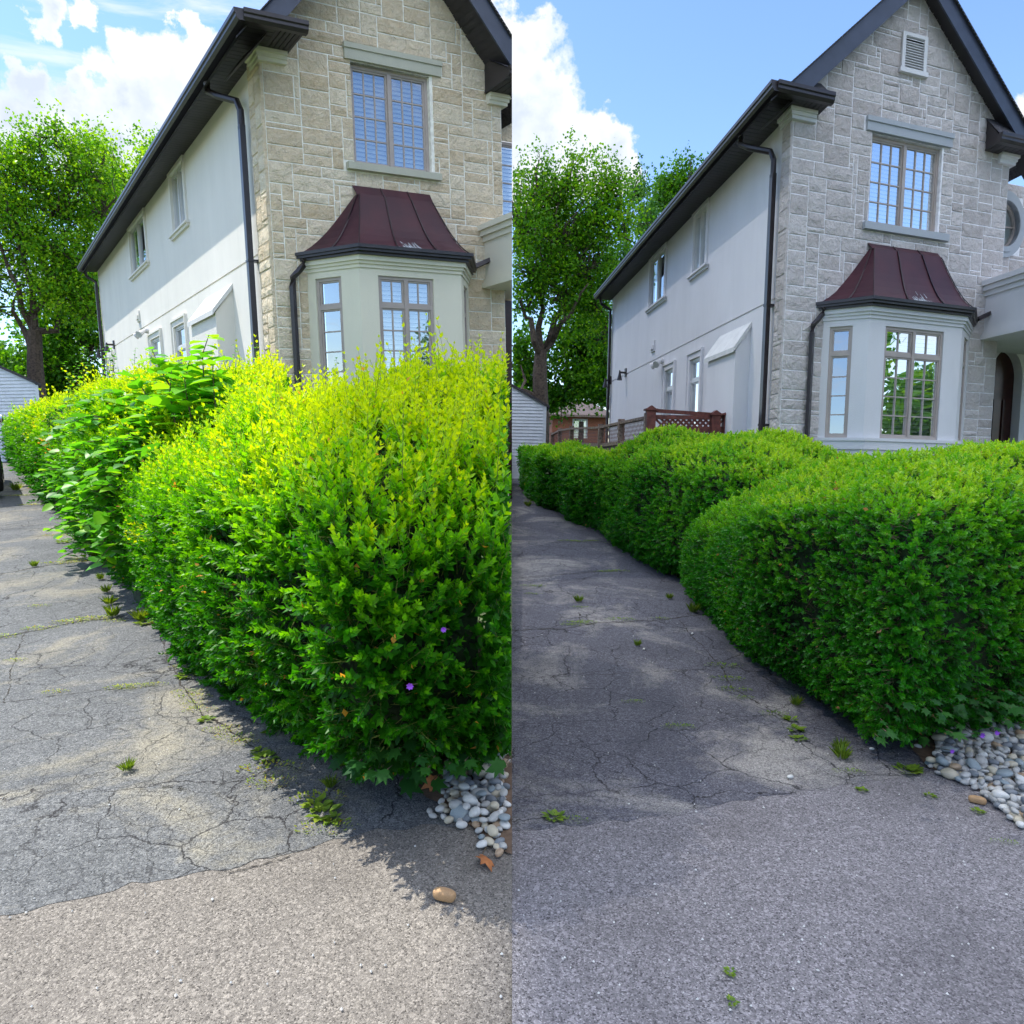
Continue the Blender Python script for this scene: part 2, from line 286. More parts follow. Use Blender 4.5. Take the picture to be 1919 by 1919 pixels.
# ------------------------------------------------------------------ mesh helpers
class MB:
    def __init__(s): s.v = []; s.f = []; s.t = []; s.n = 0
    def add(s, v, f, tone=0.5):
        v = np.asarray(v, float).reshape(-1, 3); s.v.append(v)
        for q in f: s.f.append(tuple(int(i) + s.n for i in q)); s.t.append(tone)
        s.n += len(v); return s
    def box(s, a0, a1, b0, b1, z0, z1, tone=0.5):
        v = [(x, y, z) for z in (z0, z1) for y in (b0, b1) for x in (a0, a1)]
        return s.add(v, [(0, 2, 3, 1), (4, 5, 7, 6), (0, 1, 5, 4), (2, 6, 7, 3), (0, 4, 6, 2), (1, 3, 7, 5)], tone)
    def prism(s, poly, ext, tone=0.5):     # poly: 3-D points, ext: extrusion vector
        p = np.asarray(poly, float); n = len(p); v = np.vstack([p, p + np.asarray(ext, float)])
        f = [tuple(range(n))[::-1], tuple(range(n, 2 * n))] + [(i, (i + 1) % n, n + (i + 1) % n, n + i) for i in range(n)]
        return s.add(v, f, tone)
    def tube(s, pts, rad, k=8, sq=False, tone=0.5):
        pts = [np.asarray(p, float) for p in pts]; rad = rad if hasattr(rad, '__len__') else [rad] * len(pts)
        V = []; up0 = np.array([0.31, 0.17, 0.93])
        for i, p in enumerate(pts):
            a = pts[max(i - 1, 0)]; c = pts[min(i + 1, len(pts) - 1)]; d = c - a; d /= (np.linalg.norm(d) + 1e-9)
            x = np.cross(d, up0); 
            if np.linalg.norm(x) < 0.2: x = np.cross(d, np.array([1.0, 0, 0]))
            x /= np.linalg.norm(x); y = np.cross(d, x)
            for j in range(k):
                an = 2 * math.pi * (j + (0.5 if sq else 0)) / k; V.append(p + rad[i] * (math.cos(an) * x + math.sin(an) * y))
        f = []
        for i in range(len(pts) - 1):
            for j in range(k): f.append((i * k + j, i * k + (j + 1) % k, (i + 1) * k + (j + 1) % k, (i + 1) * k + j))
        f.append(tuple(range(k))[::-1]); f.append(tuple(range((len(pts) - 1) * k, len(pts) * k)))
        return s.add(V, f, tone)
    def build(s, name, mat, parent=None, fn=None, cuts=(), clip=None, smooth=False, at=None):
        V = np.vstack(s.v) if s.v else np.zeros((0, 3))
        me = bpy.data.meshes.new(name)
        if cuts: 
            me.from_pydata(V.tolist(), [], s.f); at_ = me.attributes.new('tone', 'FLOAT', 'FACE'); at_.data.foreach_set('value', s.t)
            bm = bmesh.new(); bm.from_mesh(me)
            for co, no in cuts:
                bmesh.ops.bisect_plane(bm, geom=bm.verts[:] + bm.edges[:] + bm.faces[:], plane_co=co, plane_no=no, clear_outer=True)
            bm.to_mesh(me); bm.free()
            n = len(me.vertices); V = np.zeros(n * 3); me.vertices.foreach_get('co', V); V = V.reshape(-1, 3)
            if fn is not None: V = fn(V)
            me.vertices.foreach_set('co', V.ravel())
        else:
            if fn is not None and len(V): V = fn(V)
            me.from_pydata(V.tolist(), [], s.f); at_ = me.attributes.new('tone', 'FLOAT', 'FACE'); at_.data.foreach_set('value', s.t)
        if clip:
            sg = 1 if clip == 'L' else -1
            bm = bmesh.new(); bm.from_mesh(me)
            r = bmesh.ops.bisect_plane(bm, geom=bm.verts[:] + bm.edges[:] + bm.faces[:], plane_co=(-0.0001 * sg, 0, 0), plane_no=(sg, 0, 0), clear_outer=True)
            try:
                ed = [g for g in r['geom_cut'] if isinstance(g, bmesh.types.BMEdge)]
                if ed: bmesh.ops.edgenet_fill(bm, edges=ed)
            except Exception: pass
            bm.to_mesh(me); bm.free()
            n = len(me.vertices); V = np.zeros(n * 3); me.vertices.foreach_get('co', V); V = V.reshape(-1, 3)
        if len(V) == 0: bpy.data.meshes.remove(me); return None
        bm = bmesh.new(); bm.from_mesh(me); bmesh.ops.recalc_face_normals(bm, faces=bm.faces[:]); bm.to_mesh(me); bm.free()
        return finish(me, name, mat, parent, smooth, at)
def finish(me, name, mat, parent=None, smooth=False, at=None):
    me.materials.append(mat); o = bpy.data.objects.new(name, me); COL.objects.link(o)
    base = np.zeros(3)
    p = parent
    while p is not None: base += np.array(p.location); p = p.parent
    loc = np.asarray(at, float) if at is not None else base
    n = len(me.vertices); V = np.zeros(n * 3); me.vertices.foreach_get('co', V); V = V.reshape(-1, 3) - loc
    me.vertices.foreach_set('co', V.ravel()); o.location = tuple(loc - base)
    if parent is not None: o.parent = parent
    if smooth: me.polygons.foreach_set('use_smooth', [True] * len(me.polygons))
    me.update(); return o
def tag(o, label, cat, group=None, kind=None):
    if label: o['label'] = label
    if cat: o['category'] = cat
    if group: o['group'] = group
    if kind: o['kind'] = kind
    return o
def thing(name, loc, label, cat, group=None, kind=None):
    o = bpy.data.objects.new(name, None); o.empty_display_size = 0.2; COL.objects.link(o); o.location = tuple(loc)
    return tag(o, label, cat, group, kind)
def W(p): return lambda V: to_world(p, V)
def np_mesh(name, V, Fc, tone, mat, parent=None, at=None, smooth=False):   # fast mesh of equal-sided faces (n,k)
    me = bpy.data.meshes.new(name); k = Fc.shape[1]
    me.vertices.add(len(V)); me.vertices.foreach_set('co', V.astype(np.float32).ravel())
    me.loops.add(Fc.size); me.loops.foreach_set('vertex_index', Fc.astype(np.int32).ravel())
    me.polygons.add(len(Fc)); me.polygons.foreach_set('loop_start', np.arange(0, Fc.size, k, dtype=np.int32))
    try: me.polygons.foreach_set('loop_total', np.full(len(Fc), k, dtype=np.int32))
    except Exception: pass
    me.update(calc_edges=True)
    a = me.attributes.new('tone', 'FLOAT', 'FACE'); a.data.foreach_set('value', np.asarray(tone, np.float32))
    return finish(me, name, mat, parent, smooth, at)
def unit(v): return v / (np.linalg.norm(v, axis=-1, keepdims=True) + 1e-9)
# leaf templates: x across, y along, z normal
LEAF_V = np.array([(0, 0, 0), (0.28, 0.44, 0.07), (0, 1, -0.04), (0, 0.5, -0.02), (-0.28, 0.44, 0.07)]); LEAF_F = np.array([(0, 1, 2, 3), (0, 3, 2, 4)])
BIG_V = np.array([(0, 0, 0), (0.30, 0.16, 0.05), (0.40, 0.45, 0.08), (0.27, 0.78, 0.03), (0, 1.05, -0.10), (-0.27, 0.78, 0.03), (-0.40, 0.45, 0.08), (-0.30, 0.16, 0.05), (0, 0.2, -0.01), (0, 0.45, -0.02), (0, 0.78, -0.04)])
BIG_F = np.array([(0, 1, 2, 8), (8, 2, 3, 9), (9, 3, 4, 10), (0, 8, 6, 7), (8, 9, 5, 6), (9, 10, 4, 5)])
def inst(tv, tf, pos, ydir, zdir, length, tone):
    n = len(pos); y = unit(ydir); x = unit(np.cross(y, zdir)); z = np.cross(x, y)
    L = np.asarray(length).reshape(-1, 1, 1)
    V = pos[:, None, :] + L * (tv[None, :, 0:1] * x[:, None, :] + tv[None, :, 1:2] * y[:, None, :] + tv[None, :, 2:3] * z[:, None, :])
    Fc = tf[None] + (np.arange(n) * len(tv))[:, None, None]
    return V.reshape(-1, 3), Fc.reshape(-1, tf.shape[1]), np.repeat(tone, len(tf))
def side_ok(p, V, m=0.004): return V[:, 0] < -m if p == 'L' else V[:, 0] > m

# ------------------------------------------------------------------ ground
def sheet(p, name, mat, xs, yfun, yend, off, rows=70, clip=True):
    """grid sheet on the plot's ground: xs columns, near edge yfun(x), far edge yend"""
    xs = np.asarray(xs, float); g = []
    for i in range(rows + 1):
        t = (i / rows) ** 1.7
        for x in xs:
            y0 = yfun(x); y = y0 + (yend(x) - y0) * t; g.append((x, y, float(gz(p, y)) + off))
    n = len(xs); m = MB()
    m.add(g, [(i * n + j, i * n + j + 1, (i + 1) * n + j + 1, (i + 1) * n + j) for i in range(rows) for j in range(n - 1)])
    o = m.build(name, mat, None, W(p), clip=p if clip else None); tag(o, None, None, kind='structure'); return o
# one ground sheet out to the horizon: two gently sloping plots, stepped where they meet
def ground_sheet():
    m = MB(); ys = [-60, -20, -8, -3, 0, 1.5, 2, 2.5, 3, 4, 5, 6, 8, 10, 12, 15, 18, 21, 24, 30, 40, 60, 100, 200, 500, 900]
    for p, sg in (('L', -1), ('R', 1)):
        xs = [0, 0.5, 1, 2, 4, 8, 15, 30, 60, 120, 300, 800]; g = []
        for y in ys:
            for x in xs:
                v = np.array([sg * x, y, float(gz(p, y))])
                fade = 1.0 - min(max((y - 45) / 60, 0), 1)
                w = to_world(p, [v])[0]
                if x == 0: w[0] = 0
                w[2] = w[2] * fade if y > 45 else w[2]
                w[2] = w[2] * (1 if abs(x) < 60 else 0.1)
                g.append(w - np.array([0, 0, 0.004]))
        n = len(xs); m.add(g, [(i * n + j, i * n + j + 1, (i + 1) * n + j + 1, (i + 1) * n + j) for i in range(len(ys) - 1) for j in range(n - 1)])
        if p == 'L': left0 = [g[i * n] for i in range(len(ys))]
        else:
            r0 = [g[i * n] for i in range(len(ys))]; k = len(ys)
            m.add(left0 + r0, [(i, i + 1, k + i + 1, k + i) for i in range(k - 1)])
    o = m.build('ground', MAT['lawn']); tag(o, None, None, kind='structure')
ground_sheet()
def curve_px(p, pts):
    q = np.array([ground_at(p, *t) for t in pts]); return lambda x: float(np.interp(x, q[:, 0], q[:, 1]))
bL = curve_px('L', [(0, 1720), (120, 1695), (250, 1660), (420, 1632), (590, 1590), (640, 1572), (700, 1560), (780, 1552), (900, 1546), (960, 1540)])
bR = curve_px('R', [(960, 1560), (1100, 1548), (1250, 1530), (1400, 1500), (1500, 1487), (1560, 1478), (1640, 1466), (1720, 1452), (1800, 1440)])
def wob(x): return 0.012 * math.sin(x * 31) + 0.008 * math.sin(x * 77 + 1) + 0.005 * math.sin(x * 190)
# right edge of the driveway follows the hedge foot
edgeL = np.array([ground_at('L', *t)[:2] for t in [(25, 866), (60, 900), (130, 950), (200, 1040), (270, 1080), (380, 1180), (500, 1260), (650, 1390), (760, 1460), (880, 1470), (960, 1460)]])
edgeR = np.array([ground_at('R', *t)[:2] for t in [(985, 912), (1005, 935), (1060, 965), (1120, 1010), (1190, 1055), (1290, 1100), (1400, 1200), (1500, 1270), (1640, 1375), (1740, 1440)]])
def far_of(edge):
    order = np.argsort(edge[:, 0]); ex, ey = edge[order, 0], edge[order, 1]
    return lambda x: float(np.interp(x, ex, ey))
sheet('L', 'apron_pavement', MAT['new_L'], np.linspace(-14, 0.3, 60), lambda x: -6.0, lambda x: bL(x) + 0.25, 0.004, 40)
sheet('R', 'apron_pavement', MAT['new_R'], np.linspace(-0.4, 9, 60), lambda x: -6.0, lambda x: 4.6, 0.004, 40)
def drive(p, mat, nearf, edge, xleft):
    """old asphalt: for every y a strip from xleft(y) to the hedge foot"""
    order = np.argsort(edge[:, 1]); ey, ex = edge[order, 1], edge[order, 0]
    m = MB(); rows = 150; n = 60; g = []
    for i in range(rows + 1):
        t = (i / rows) ** 1.8
        for j in range(n + 1):
            y = 2.5 + 24 * t
            for it in range(12):
                xr = float(np.interp(y, ey, ex)) + 0.30; x = xleft(y) + (xr - xleft(y)) * j / n
                nr = nearf(x) + wob(x); y = .5 * y + .5 * (nr + (27 - nr) * t)
            g.append((x, y, float(gz(p, y)) + 0.0058))
    k = n + 1
    m.add(g, [(i * k + j, i * k + j + 1, (i + 1) * k + j + 1, (i + 1) * k + j) for i in range(rows) for j in range(n)])
    o = m.build('driveway', mat, None, W(p), clip=p); tag(o, None, None, kind='structure'); return o
drive('L', MAT['old_L'], bL, edgeL, lambda y: -1.2 - 0.85 * y)
drive('R', MAT['old_R'], bR, edgeR, lambda y: -0.3 - 0.03 * y)
def patch(p, name, mat, pts, off):
    q = [ground_at(p, *t) for t in pts]; q = [(a, b, float(gz(p, b)) + off) for a, b, c in q]
    m = MB(); c = np.mean(q, 0); c[2] = float(gz(p, c[1])) + off; n = len(q)
    m.add([tuple(c)] + q, [(0, 1 + i, 1 + (i + 1) % n) for i in range(n)])
    return tag(m.build(name, mat, None, W(p), clip=p), None, None, kind='structure')
patch('R', 'soil', MAT['soil'], [(1002, 908), (1020, 925), (1040, 935), (1080, 950), (1130, 975), (1172, 1000), (1190, 1025), (1165, 1016), (1125, 995), (1080, 968), (1040, 945), (1012, 928)], 0.012)
patch('L', 'soil', MAT['soil'], [(770, 1470), (800, 1500), (830, 1512), (885, 1555), (930, 1595), (990, 1620), (990, 1380), (860, 1400), (780, 1430)], 0.012)
patch('R', 'soil', MAT['soil'], [(1705, 1405), (1722, 1420), (1738, 1442), (1790, 1462), (1850, 1492), (1890, 1530), (1919, 1548), (1975, 1590), (1990, 1400), (1900, 1330), (1750, 1360)], 0.012)
patch('L', 'soil', MAT['soil'], [(60, 902), (90, 935), (120, 960), (165, 1005), (200, 1010), (160, 950), (110, 905), (80, 890)], 0.012)

# transverse joints and long cracks in the old asphalt
def ribbon(m, p, pts, w):
    q = np.array([ground_at(p, *t) for t in pts]); out = []
    for a, b in zip(q[:-1], q[1:]):
        n = max(2, int(np.linalg.norm(b - a) / 0.022)); 
        for i in range(n): out.append(a + (b - a) * i / n)
    out.append(q[-1]); out = np.array(out)
    jit = np.cumsum(RNG.normal(0, 0.0045, (len(out), 2)), 0); jit -= np.linspace(0, 1, len(out))[:, None] * jit[-1]
    out[:, :2] += jit
    d = np.gradient(out[:, :2], axis=0); d = unit(d); nrm = np.stack([-d[:, 1], d[:, 0]], 1)
    ww = w * (0.15 + 1.5 * RNG.random(len(out)) ** 1.5)[:, None]
    A = out[:, :2] + nrm * ww; B = out[:, :2] - nrm * ww
    z = gz(p, out[:, 1]) + 0.0078
    V = np.vstack([np.column_stack([A, z]), np.column_stack([B, z])]); n = len(out)
    m.add(V, [(i, i + 1, n + i + 1, n + i) for i in range(n - 1)])
m = MB()
for pts, w in (([(0, 1078), (100, 1060), (200, 1048), (250, 1045)], 0.010), ([(0, 1197), (60, 1185), (150, 1165), (260, 1160), (300, 1158)], 0.009),
               ([(0, 953), (60, 950), (110, 945)], 0.018), ([(0, 993), (90, 992), (150, 990)], 0.010), ([(0, 1320), (90, 1308), (200, 1296), (290, 1288)], 0.003),
               ([(280, 1160), (305, 1200), (335, 1250), (350, 1300), (380, 1345), (440, 1385), (500, 1440)], 0.005), ([(55, 1180), (30, 1260), (10, 1320)], 0.003), ([(590, 1590), (560, 1602), (430, 1640)], 0.003)):
    ribbon(m, 'L', pts, w)
tag(m.build('driveway_joints', MAT['crack'], None, W('L'), clip='L'), None, None, kind='structure')
m = MB()
for pts, w in (([(962, 1085), (1060, 1078), (1130, 1072), (1195, 1068)], 0.010), ([(962, 1183), (1060, 1180), (1120, 1168), (1250, 1163), (1330, 1152)], 0.009),
               ([(962, 1016), (1050, 1017), (1130, 1017)], 0.014), ([(962, 1272), (1100, 1268), (1200, 1262), (1320, 1256)], 0.003),
               ([(1272, 1165), (1310, 1205), (1345, 1240), (1380, 1290), (1430, 1320), (1480, 1355)], 0.005), ([(1085, 1150), (1088, 1170)], 0.006)):
    ribbon(m, 'R', pts, w)
tag(m.build('driveway_joints', MAT['crack'], None, W('R'), clip='R'), None, None, kind='structure')
# ------------------------------------------------------------------ houses
HP = {
 'L': dict(c=(502, 300), d=10.125, s=(-43, 814), t=(3790, 740), W=3.52, len=16.1, soff=6.62, over=0.40, fo=0.62, quo=0.50, pipe=0.66,
           slope=1.20, lint=(1.10, 2.53, 6.72, 6.93), op=(1.19, 2.36, 5.34, 6.70), sill=(1.07, 2.47, 5.24, 5.335),
           bay=dict(e0=0.43, c0=0.89, c1=2.38, e1=2.90, B=0.675), ret=0.36, Rret=3.20,
           flash=(1.16, 2.28, 5.03, 4.89), bwin=(1.13, 2.10), Wa=(4.55, 5.6), Wb=(8.35, 10.3), box=(9.95, 4.42), Wc=(7.5, 8.8), Wd=(5.15, 6.35),
           chim=(2.0, 3.6, 3.65), lamp=(14.1, 9.0), vent=(1.45, 1.95), cap=0.30, porta=3.24),
 'R': dict(c=(1480, 400), d=10.5, s=(859, 861), t=(4849, 939), W=4.30, len=11.95, soff=6.69, over=0.48, fo=0.30, quo=0.28, pipe=0.40,
           slope=0.93, lint=(1.31, 3.01, 6.62, 6.82), op=(1.44, 2.84, 5.29, 6.60), sill=(1.34, 3.03, 5.18, 5.285),
           bay=dict(e0=0.69, c0=1.22, c1=3.03, e1=3.68, B=0.50), ret=0.46, Rret=3.68,
           flash=(1.475, 2.84, 4.99, 4.895), bwin=(1.53, 2.67), Wa=(3.5, 4.25), Wb=(6.25, 7.55), box=(7.05, 4.44), Wc=(5.2, 6.05), Wd=(3.45, 4.3),
           chim=(1.2, 2.45, 2.55), lamp=(9.85, 6.2), vent=(1.89, 2.38), cap=0.35, porta=4.02)}
def ashlar(m, u0, u1, v0, v1, holes, f, cu=0.080, cv=0.072, seed=1):
    """random coursed stone blocks on the rectangle, skipping holes; f(u, v, w) -> 3-D point, w outward"""
    r = random.Random(seed); nu = int(round((u1 - u0) / cu)); nv = int(round((v1 - v0) / cv)); cu = (u1 - u0) / nu; cv = (v1 - v0) / nv
    occ = np.zeros((nv, nu), bool)
    for (a, b, c, d) in holes:
        for j in range(nv):
            for i in range(nu):
                if a - 1e-3 < u0 + (i + .5) * cu < b + 1e-3 and c - 1e-3 < v0 + (j + .5) * cv < d + 1e-3: occ[j, i] = True
    for j in range(nv):
        for i in range(nu):
            if occ[j, i]: continue
            h = r.choice([1, 2, 2, 2, 3, 3, 3, 4, 4]); w = int(h * r.uniform(1.2, 2.2) + r.choice([1, 2, 3, 5])) if h < 4 else r.choice([4, 5, 6, 7])
            w = max(2, min(w, 13, nu - i)); h = min(h, nv - j); k = 0
            while k < w and not occ[j, i + k]: k += 1
            w = k
            if nu - (i + w) == 1 and i + w < nu and not occ[j, i + w]: w += 1
            hh = 1
            while hh < h and not occ[j + hh, i:i + w].any(): hh += 1
            h = hh; occ[j:j + h, i:i + w] = True
            g = 0.0075; a, b = u0 + i * cu + g, u0 + (i + w) * cu - g; c, d = v0 + j * cv + g, v0 + (j + h) * cv - g
            if b - a < 0.02: continue
            p = r.uniform(0.007, 0.022); e = 0.007; t = r.random(); q = lambda: r.uniform(-.003, .003)
            # rock-faced block: rim plus a small uneven interior
            ns = max(2, int((b - a) / 0.09)); ms = max(2, int((d - c) / 0.07)); V = []; Fc = []
            V += [f(a, c, 0), f(b, c, 0), f(b, d, 0), f(a, d, 0)]
            ring = []; grid = {}
            for y in range(ms + 1):
                for x in range(ns + 1):
                    bd = x in (0, ns) or y in (0, ms)
                    uu = a + e + (b - a - 2 * e) * x / ns + (0 if bd else r.uniform(-.015, .015)); vv = c + e + (d - c - 2 * e) * y / ms + (0 if bd else r.uniform(-.01, .01))
                    grid[x, y] = len(V); V.append(f(uu + q(), vv + q(), p * (0.55 + .25 * r.random()) if bd else p * r.uniform(.8, 1.35)))
            for y in range(ms):
                for x in range(ns): Fc.append((grid[x, y], grid[x + 1, y], grid[x + 1, y + 1], grid[x, y + 1]))
            for (ca, cb, path) in ((0, 1, [grid[x, 0] for x in range(ns + 1)]), (1, 2, [grid[ns, y] for y in range(ms + 1)]),
                                   (2, 3, [grid[x, ms] for x in range(ns, -1, -1)]), (3, 0, [grid[0, y] for y in range(ms, -1, -1)])):
                Fc.append(tuple([cb, ca] + path))
            m.add(V, Fc, t)
def tiles(m, u0, u1, v0, v1, holes, f, w=0.0):
    us = sorted({u0, u1} | {x for h in holes for x in h[:2] if u0 < x < u1}); vs = sorted({v0, v1} | {x for h in holes for x in h[2:] if v0 < x < v1})
    for a, b in zip(us[:-1], us[1:]):
        for c, d in zip(vs[:-1], vs[1:]):
            cx, cy = (a + b) / 2, (c + d) / 2
            if any(h[0] < cx < h[1] and h[2] < cy < h[3] for h in holes): continue
            m.add([f(a, c, w), f(b, c, w), f(b, d, w), f(a, d, w)], [(0, 1, 2, 3)])
def fbox(m, f, u0, u1, v0, v1, w0, w1, tone=0.5):
    v = [f(x, y, z) for z in (w0, w1) for y in (v0, v1) for x in (u0, u1)]
    m.add(v, [(0, 2, 3, 1), (4, 5, 7, 6), (0, 1, 5, 4), (2, 6, 7, 3), (0, 4, 6, 2), (1, 3, 7, 5)], tone)
def window(par, f, u0, u1, v0, v1, ins, sashes, cols, rows, fn, clip, fmat='frame', transom=None, trows=1, blind=True, fw=0.045, mw=0.018, name='window', room=0.4, bz=1.0):
    """one window: frame with muntins, glass pane, shutter blinds, dark room behind"""
    m = MB(); w0, w1 = -ins - 0.03, -ins + 0.03
    fbox(m, f, u0, u0 + fw, v0, v1, w0, w1); fbox(m, f, u1 - fw, u1, v0, v1, w0, w1)
    fbox(m, f, u0 + fw, u1 - fw, v0, v0 + fw, w0, w1); fbox(m, f, u0 + fw, u1 - fw, v1 - fw, v1, w0, w1)
    su = (u1 - u0 - 2 * fw) / sashes; bands = [(v0 + fw, v1 - fw, rows)]
    if transom: bands = [(v0 + fw, transom - fw * .7, rows), (transom + fw * .7, v1 - fw, trows)]; fbox(m, f, u0 + fw, u1 - fw, transom - fw * .7, transom + fw * .7, w0, w1)
    for s in range(1, sashes): fbox(m, f, u0 + fw + su * s - fw * .6, u0 + fw + su * s + fw * .6, v0 + fw, v1 - fw, w0, w1 + 0.012)
    for s in range(sashes):
        a = u0 + fw + su * s + (fw * .6 if s else 0); b = u0 + fw + su * (s + 1) - (fw * .6 if s < sashes - 1 else 0)
        for (c, d, rw) in bands:
            e = fw * .55
            fbox(m, f, a, a + e, c, d, w0 + .004, w1 - .014); fbox(m, f, b - e, b, c, d, w0 + .004, w1 - .014)
            fbox(m, f, a + e, b - e, c, c + e, w0 + .004, w1 - .014); fbox(m, f, a + e, b - e, d - e, d, w0 + .004, w1 - .014)
            for i in range(1, cols):
                x = a + e + (b - a - 2 * e) * i / cols; fbox(m, f, x - mw / 2, x + mw / 2, c + e, d - e, w0 + .012, w1 - .02)
            for j in range(1, rw):
                y = c + e + (d - c - 2 * e) * j / rw; fbox(m, f, a + e, b - e, y - mw / 2, y + mw / 2, w0 + .014, w1 - .022)
    fr = m.build(name, MAT[fmat], par, fn, clip=clip)
    if fr is None: return None
    g = MB(); g.add([f(u0 + fw * .5, v0 + fw * .5, -ins - .005), f(u1 - fw * .5, v0 + fw * .5, -ins - .005), f(u1 - fw * .5, v1 - fw * .5, -ins - .005), f(u0 + fw * .5, v1 - fw * .5, -ins - .005)], [(0, 1, 2, 3)])
    g.build('pane', MAT['glass'], fr, fn, clip=clip)
    if blind:
        m = MB(); y = v0 + fw
        while y < v1 - fw - 0.02:
            m.add([f(u0 + fw * .6, y, -ins - .065), f(u1 - fw * .6, y, -ins - .065), f(u1 - fw * .6, y + .058, -ins - .10), f(u0 + fw * .6, y + .058, -ins - .10)], [(0, 1, 2, 3)]); y += 0.062 * bz
        m.build('blind', MAT['blind'], fr, fn, clip=clip)
    m = MB(); r0 = -ins - 0.14; v = [f(x, y, z) for z in (r0, r0 - room) for y in (v0, v1) for x in (u0, u1)]
    m.add(v, [(4, 5, 7, 6), (0, 1, 5, 4), (2, 6, 7, 3), (0, 4, 6, 2), (1, 3, 7, 5)]); m.build('window_recess', MAT['dark_room'], fr, fn, clip=clip)
    return fr
def house(p):
    D = HP[p]; C = depth_at(p, *D['c'], D['d'])[:2]; S = vdir(p, *D['s']); T = vdir(p, *D['t']); clip = 'L' if p == 'L' else None
    def fn(V):
        V = np.asarray(V, float); P2 = C + V[:, :1] * T + V[:, 1:2] * S
        return to_world(p, np.column_stack([P2, V[:, 2]]))
    base = fn([(1.5, 0.5, 0.05)])[0]
    sfx = p
    hs = thing('stone_house', base, {'L': 'stone and stucco house with sunlit side wall, its gable top cut by the frame',
                                     'R': 'stone and stucco house showing its whole steep gable, louvred vent and round window'}[p], 'house')
    Wd, Ln, sf, ov, fo = D['W'], D['len'], D['soff'], D['over'], D['fo']; sl_ = D['slope']
    apex = sf + 0.25 + sl_ * Wd / 2; BOT = -0.3
    F_ = lambda u, v, w: (u, -w, v)                      # front wall plane: u=a, v=z, w outward
    SW = lambda u, v, w: (-w, u, v)                      # side wall: u=b, v=z
    b = D['bay']; op = D['op']
    # ---- front wall
    holes = [op, (b['e0'] + .03, b['e1'] - .03, BOT, 3.84), (D['lint'][0], D['lint'][1], D['lint'][2], D['lint'][3]), (D['sill'][0], D['sill'][1], D['sill'][2], D['sill'][3])]
    if p == 'R': holes.append((D['vent'][0], D['vent'][1], 7.64, 8.12))
    top = apex + 0.05
    cuts = [((0, 0, sf + 0.20), (-sl_, 0, 1)), ((Wd, 0, sf + 0.20), (sl_, 0, 1))]
    m = MB(); tiles(m, 0, Wd, BOT, top, holes, F_, 0.0)
    ins = 0.16
    for (a0, a1, z0, z1) in [op]:
        for q in ([(a0, 0, z0), (a0, ins, z0), (a0, ins, z1), (a0, 0, z1)], [(a1, 0, z0), (a1, ins, z0), (a1, ins, z1), (a1, 0, z1)], [(a0, 0, z1), (a1, 0, z1), (a1, ins, z1), (a0, ins, z1)], [(a0, 0, z0), (a1, 0, z0), (a1, ins, z0), (a0, ins, z0)]):
            m.add(q, [(0, 1, 2, 3)])
    wall = m.build('wall', MAT['mortar_' + sfx], hs, fn, cuts=cuts, clip=clip)
    m = MB(); ashlar(m, 0.0, Wd, 0.2, top, holes, F_, seed=11)
    m.build('stone_facing', MAT['stone_' + sfx], wall, fn, cuts=cuts, clip=clip)
    # stone return on the side and on the right flank
    m = MB(); ashlar(m, 0.0, D['quo'], 0.2, sf, [], lambda u, v, w: (-0.035 - w, u, v), seed=5)
    m.box(-0.036, 0.0, 0.0, D['quo'], BOT, sf - .002)
    m.build('corner_stones', MAT['stone_' + sfx], wall, fn, clip=clip)
    m = MB(); ashlar(m, 0.0, .78, 0.2, sf, [], lambda u, v, w: (Wd + w, u, v), seed=6); m.add([(Wd, 0, BOT), (Wd, .8, BOT), (Wd, .8, sf), (Wd, 0, sf)], [(0, 1, 2, 3)])
    m.build('flank_stones', MAT['stone_' + sfx], wall, fn, clip=clip)
    # ---- side wall of stucco
    m = MB(); sh = [(D['Wa'][0], D['Wa'][1], 5.45, sf - .06), (D['Wb'][0], D['Wb'][1], 5.45, sf - .06), (D['Wc'][0] + .12, D['Wc'][1] - .12, 1.75, 3.72), (D['Wd'][0] + .12, D['Wd'][1] - .12, 1.75, 3.72)]
    tiles(m, D['quo'], Ln, BOT, 4.09, [h for h in sh if h[2] < 4], SW, 0.0); tiles(m, D['quo'], Ln, 4.125, sf + .02, [h for h in sh if h[2] > 4], SW, 0.0)
    m.add([(0, D['quo'], 4.09), (0, Ln, 4.09), (.025, Ln, 4.09), (.025, D['quo'], 4.09)], [(0, 1, 2, 3)]); m.add([(0, D['quo'], 4.125), (0, Ln, 4.125), (.025, Ln, 4.125), (.025, D['quo'], 4.125)], [(0, 1, 2, 3)])
    m.add([(.025, D['quo'], 4.09), (.025, Ln, 4.09), (.025, Ln, 4.125), (.025, D['quo'], 4.125)], [(0, 1, 2, 3)])
    m.add([(0, Ln, BOT), (Wd, Ln, BOT), (Wd, Ln, sf), (0, Ln, sf)], [(0, 1, 2, 3)])
    sw = m.build('side_wall', MAT['stucco_' + sfx], hs, fn, clip=clip)
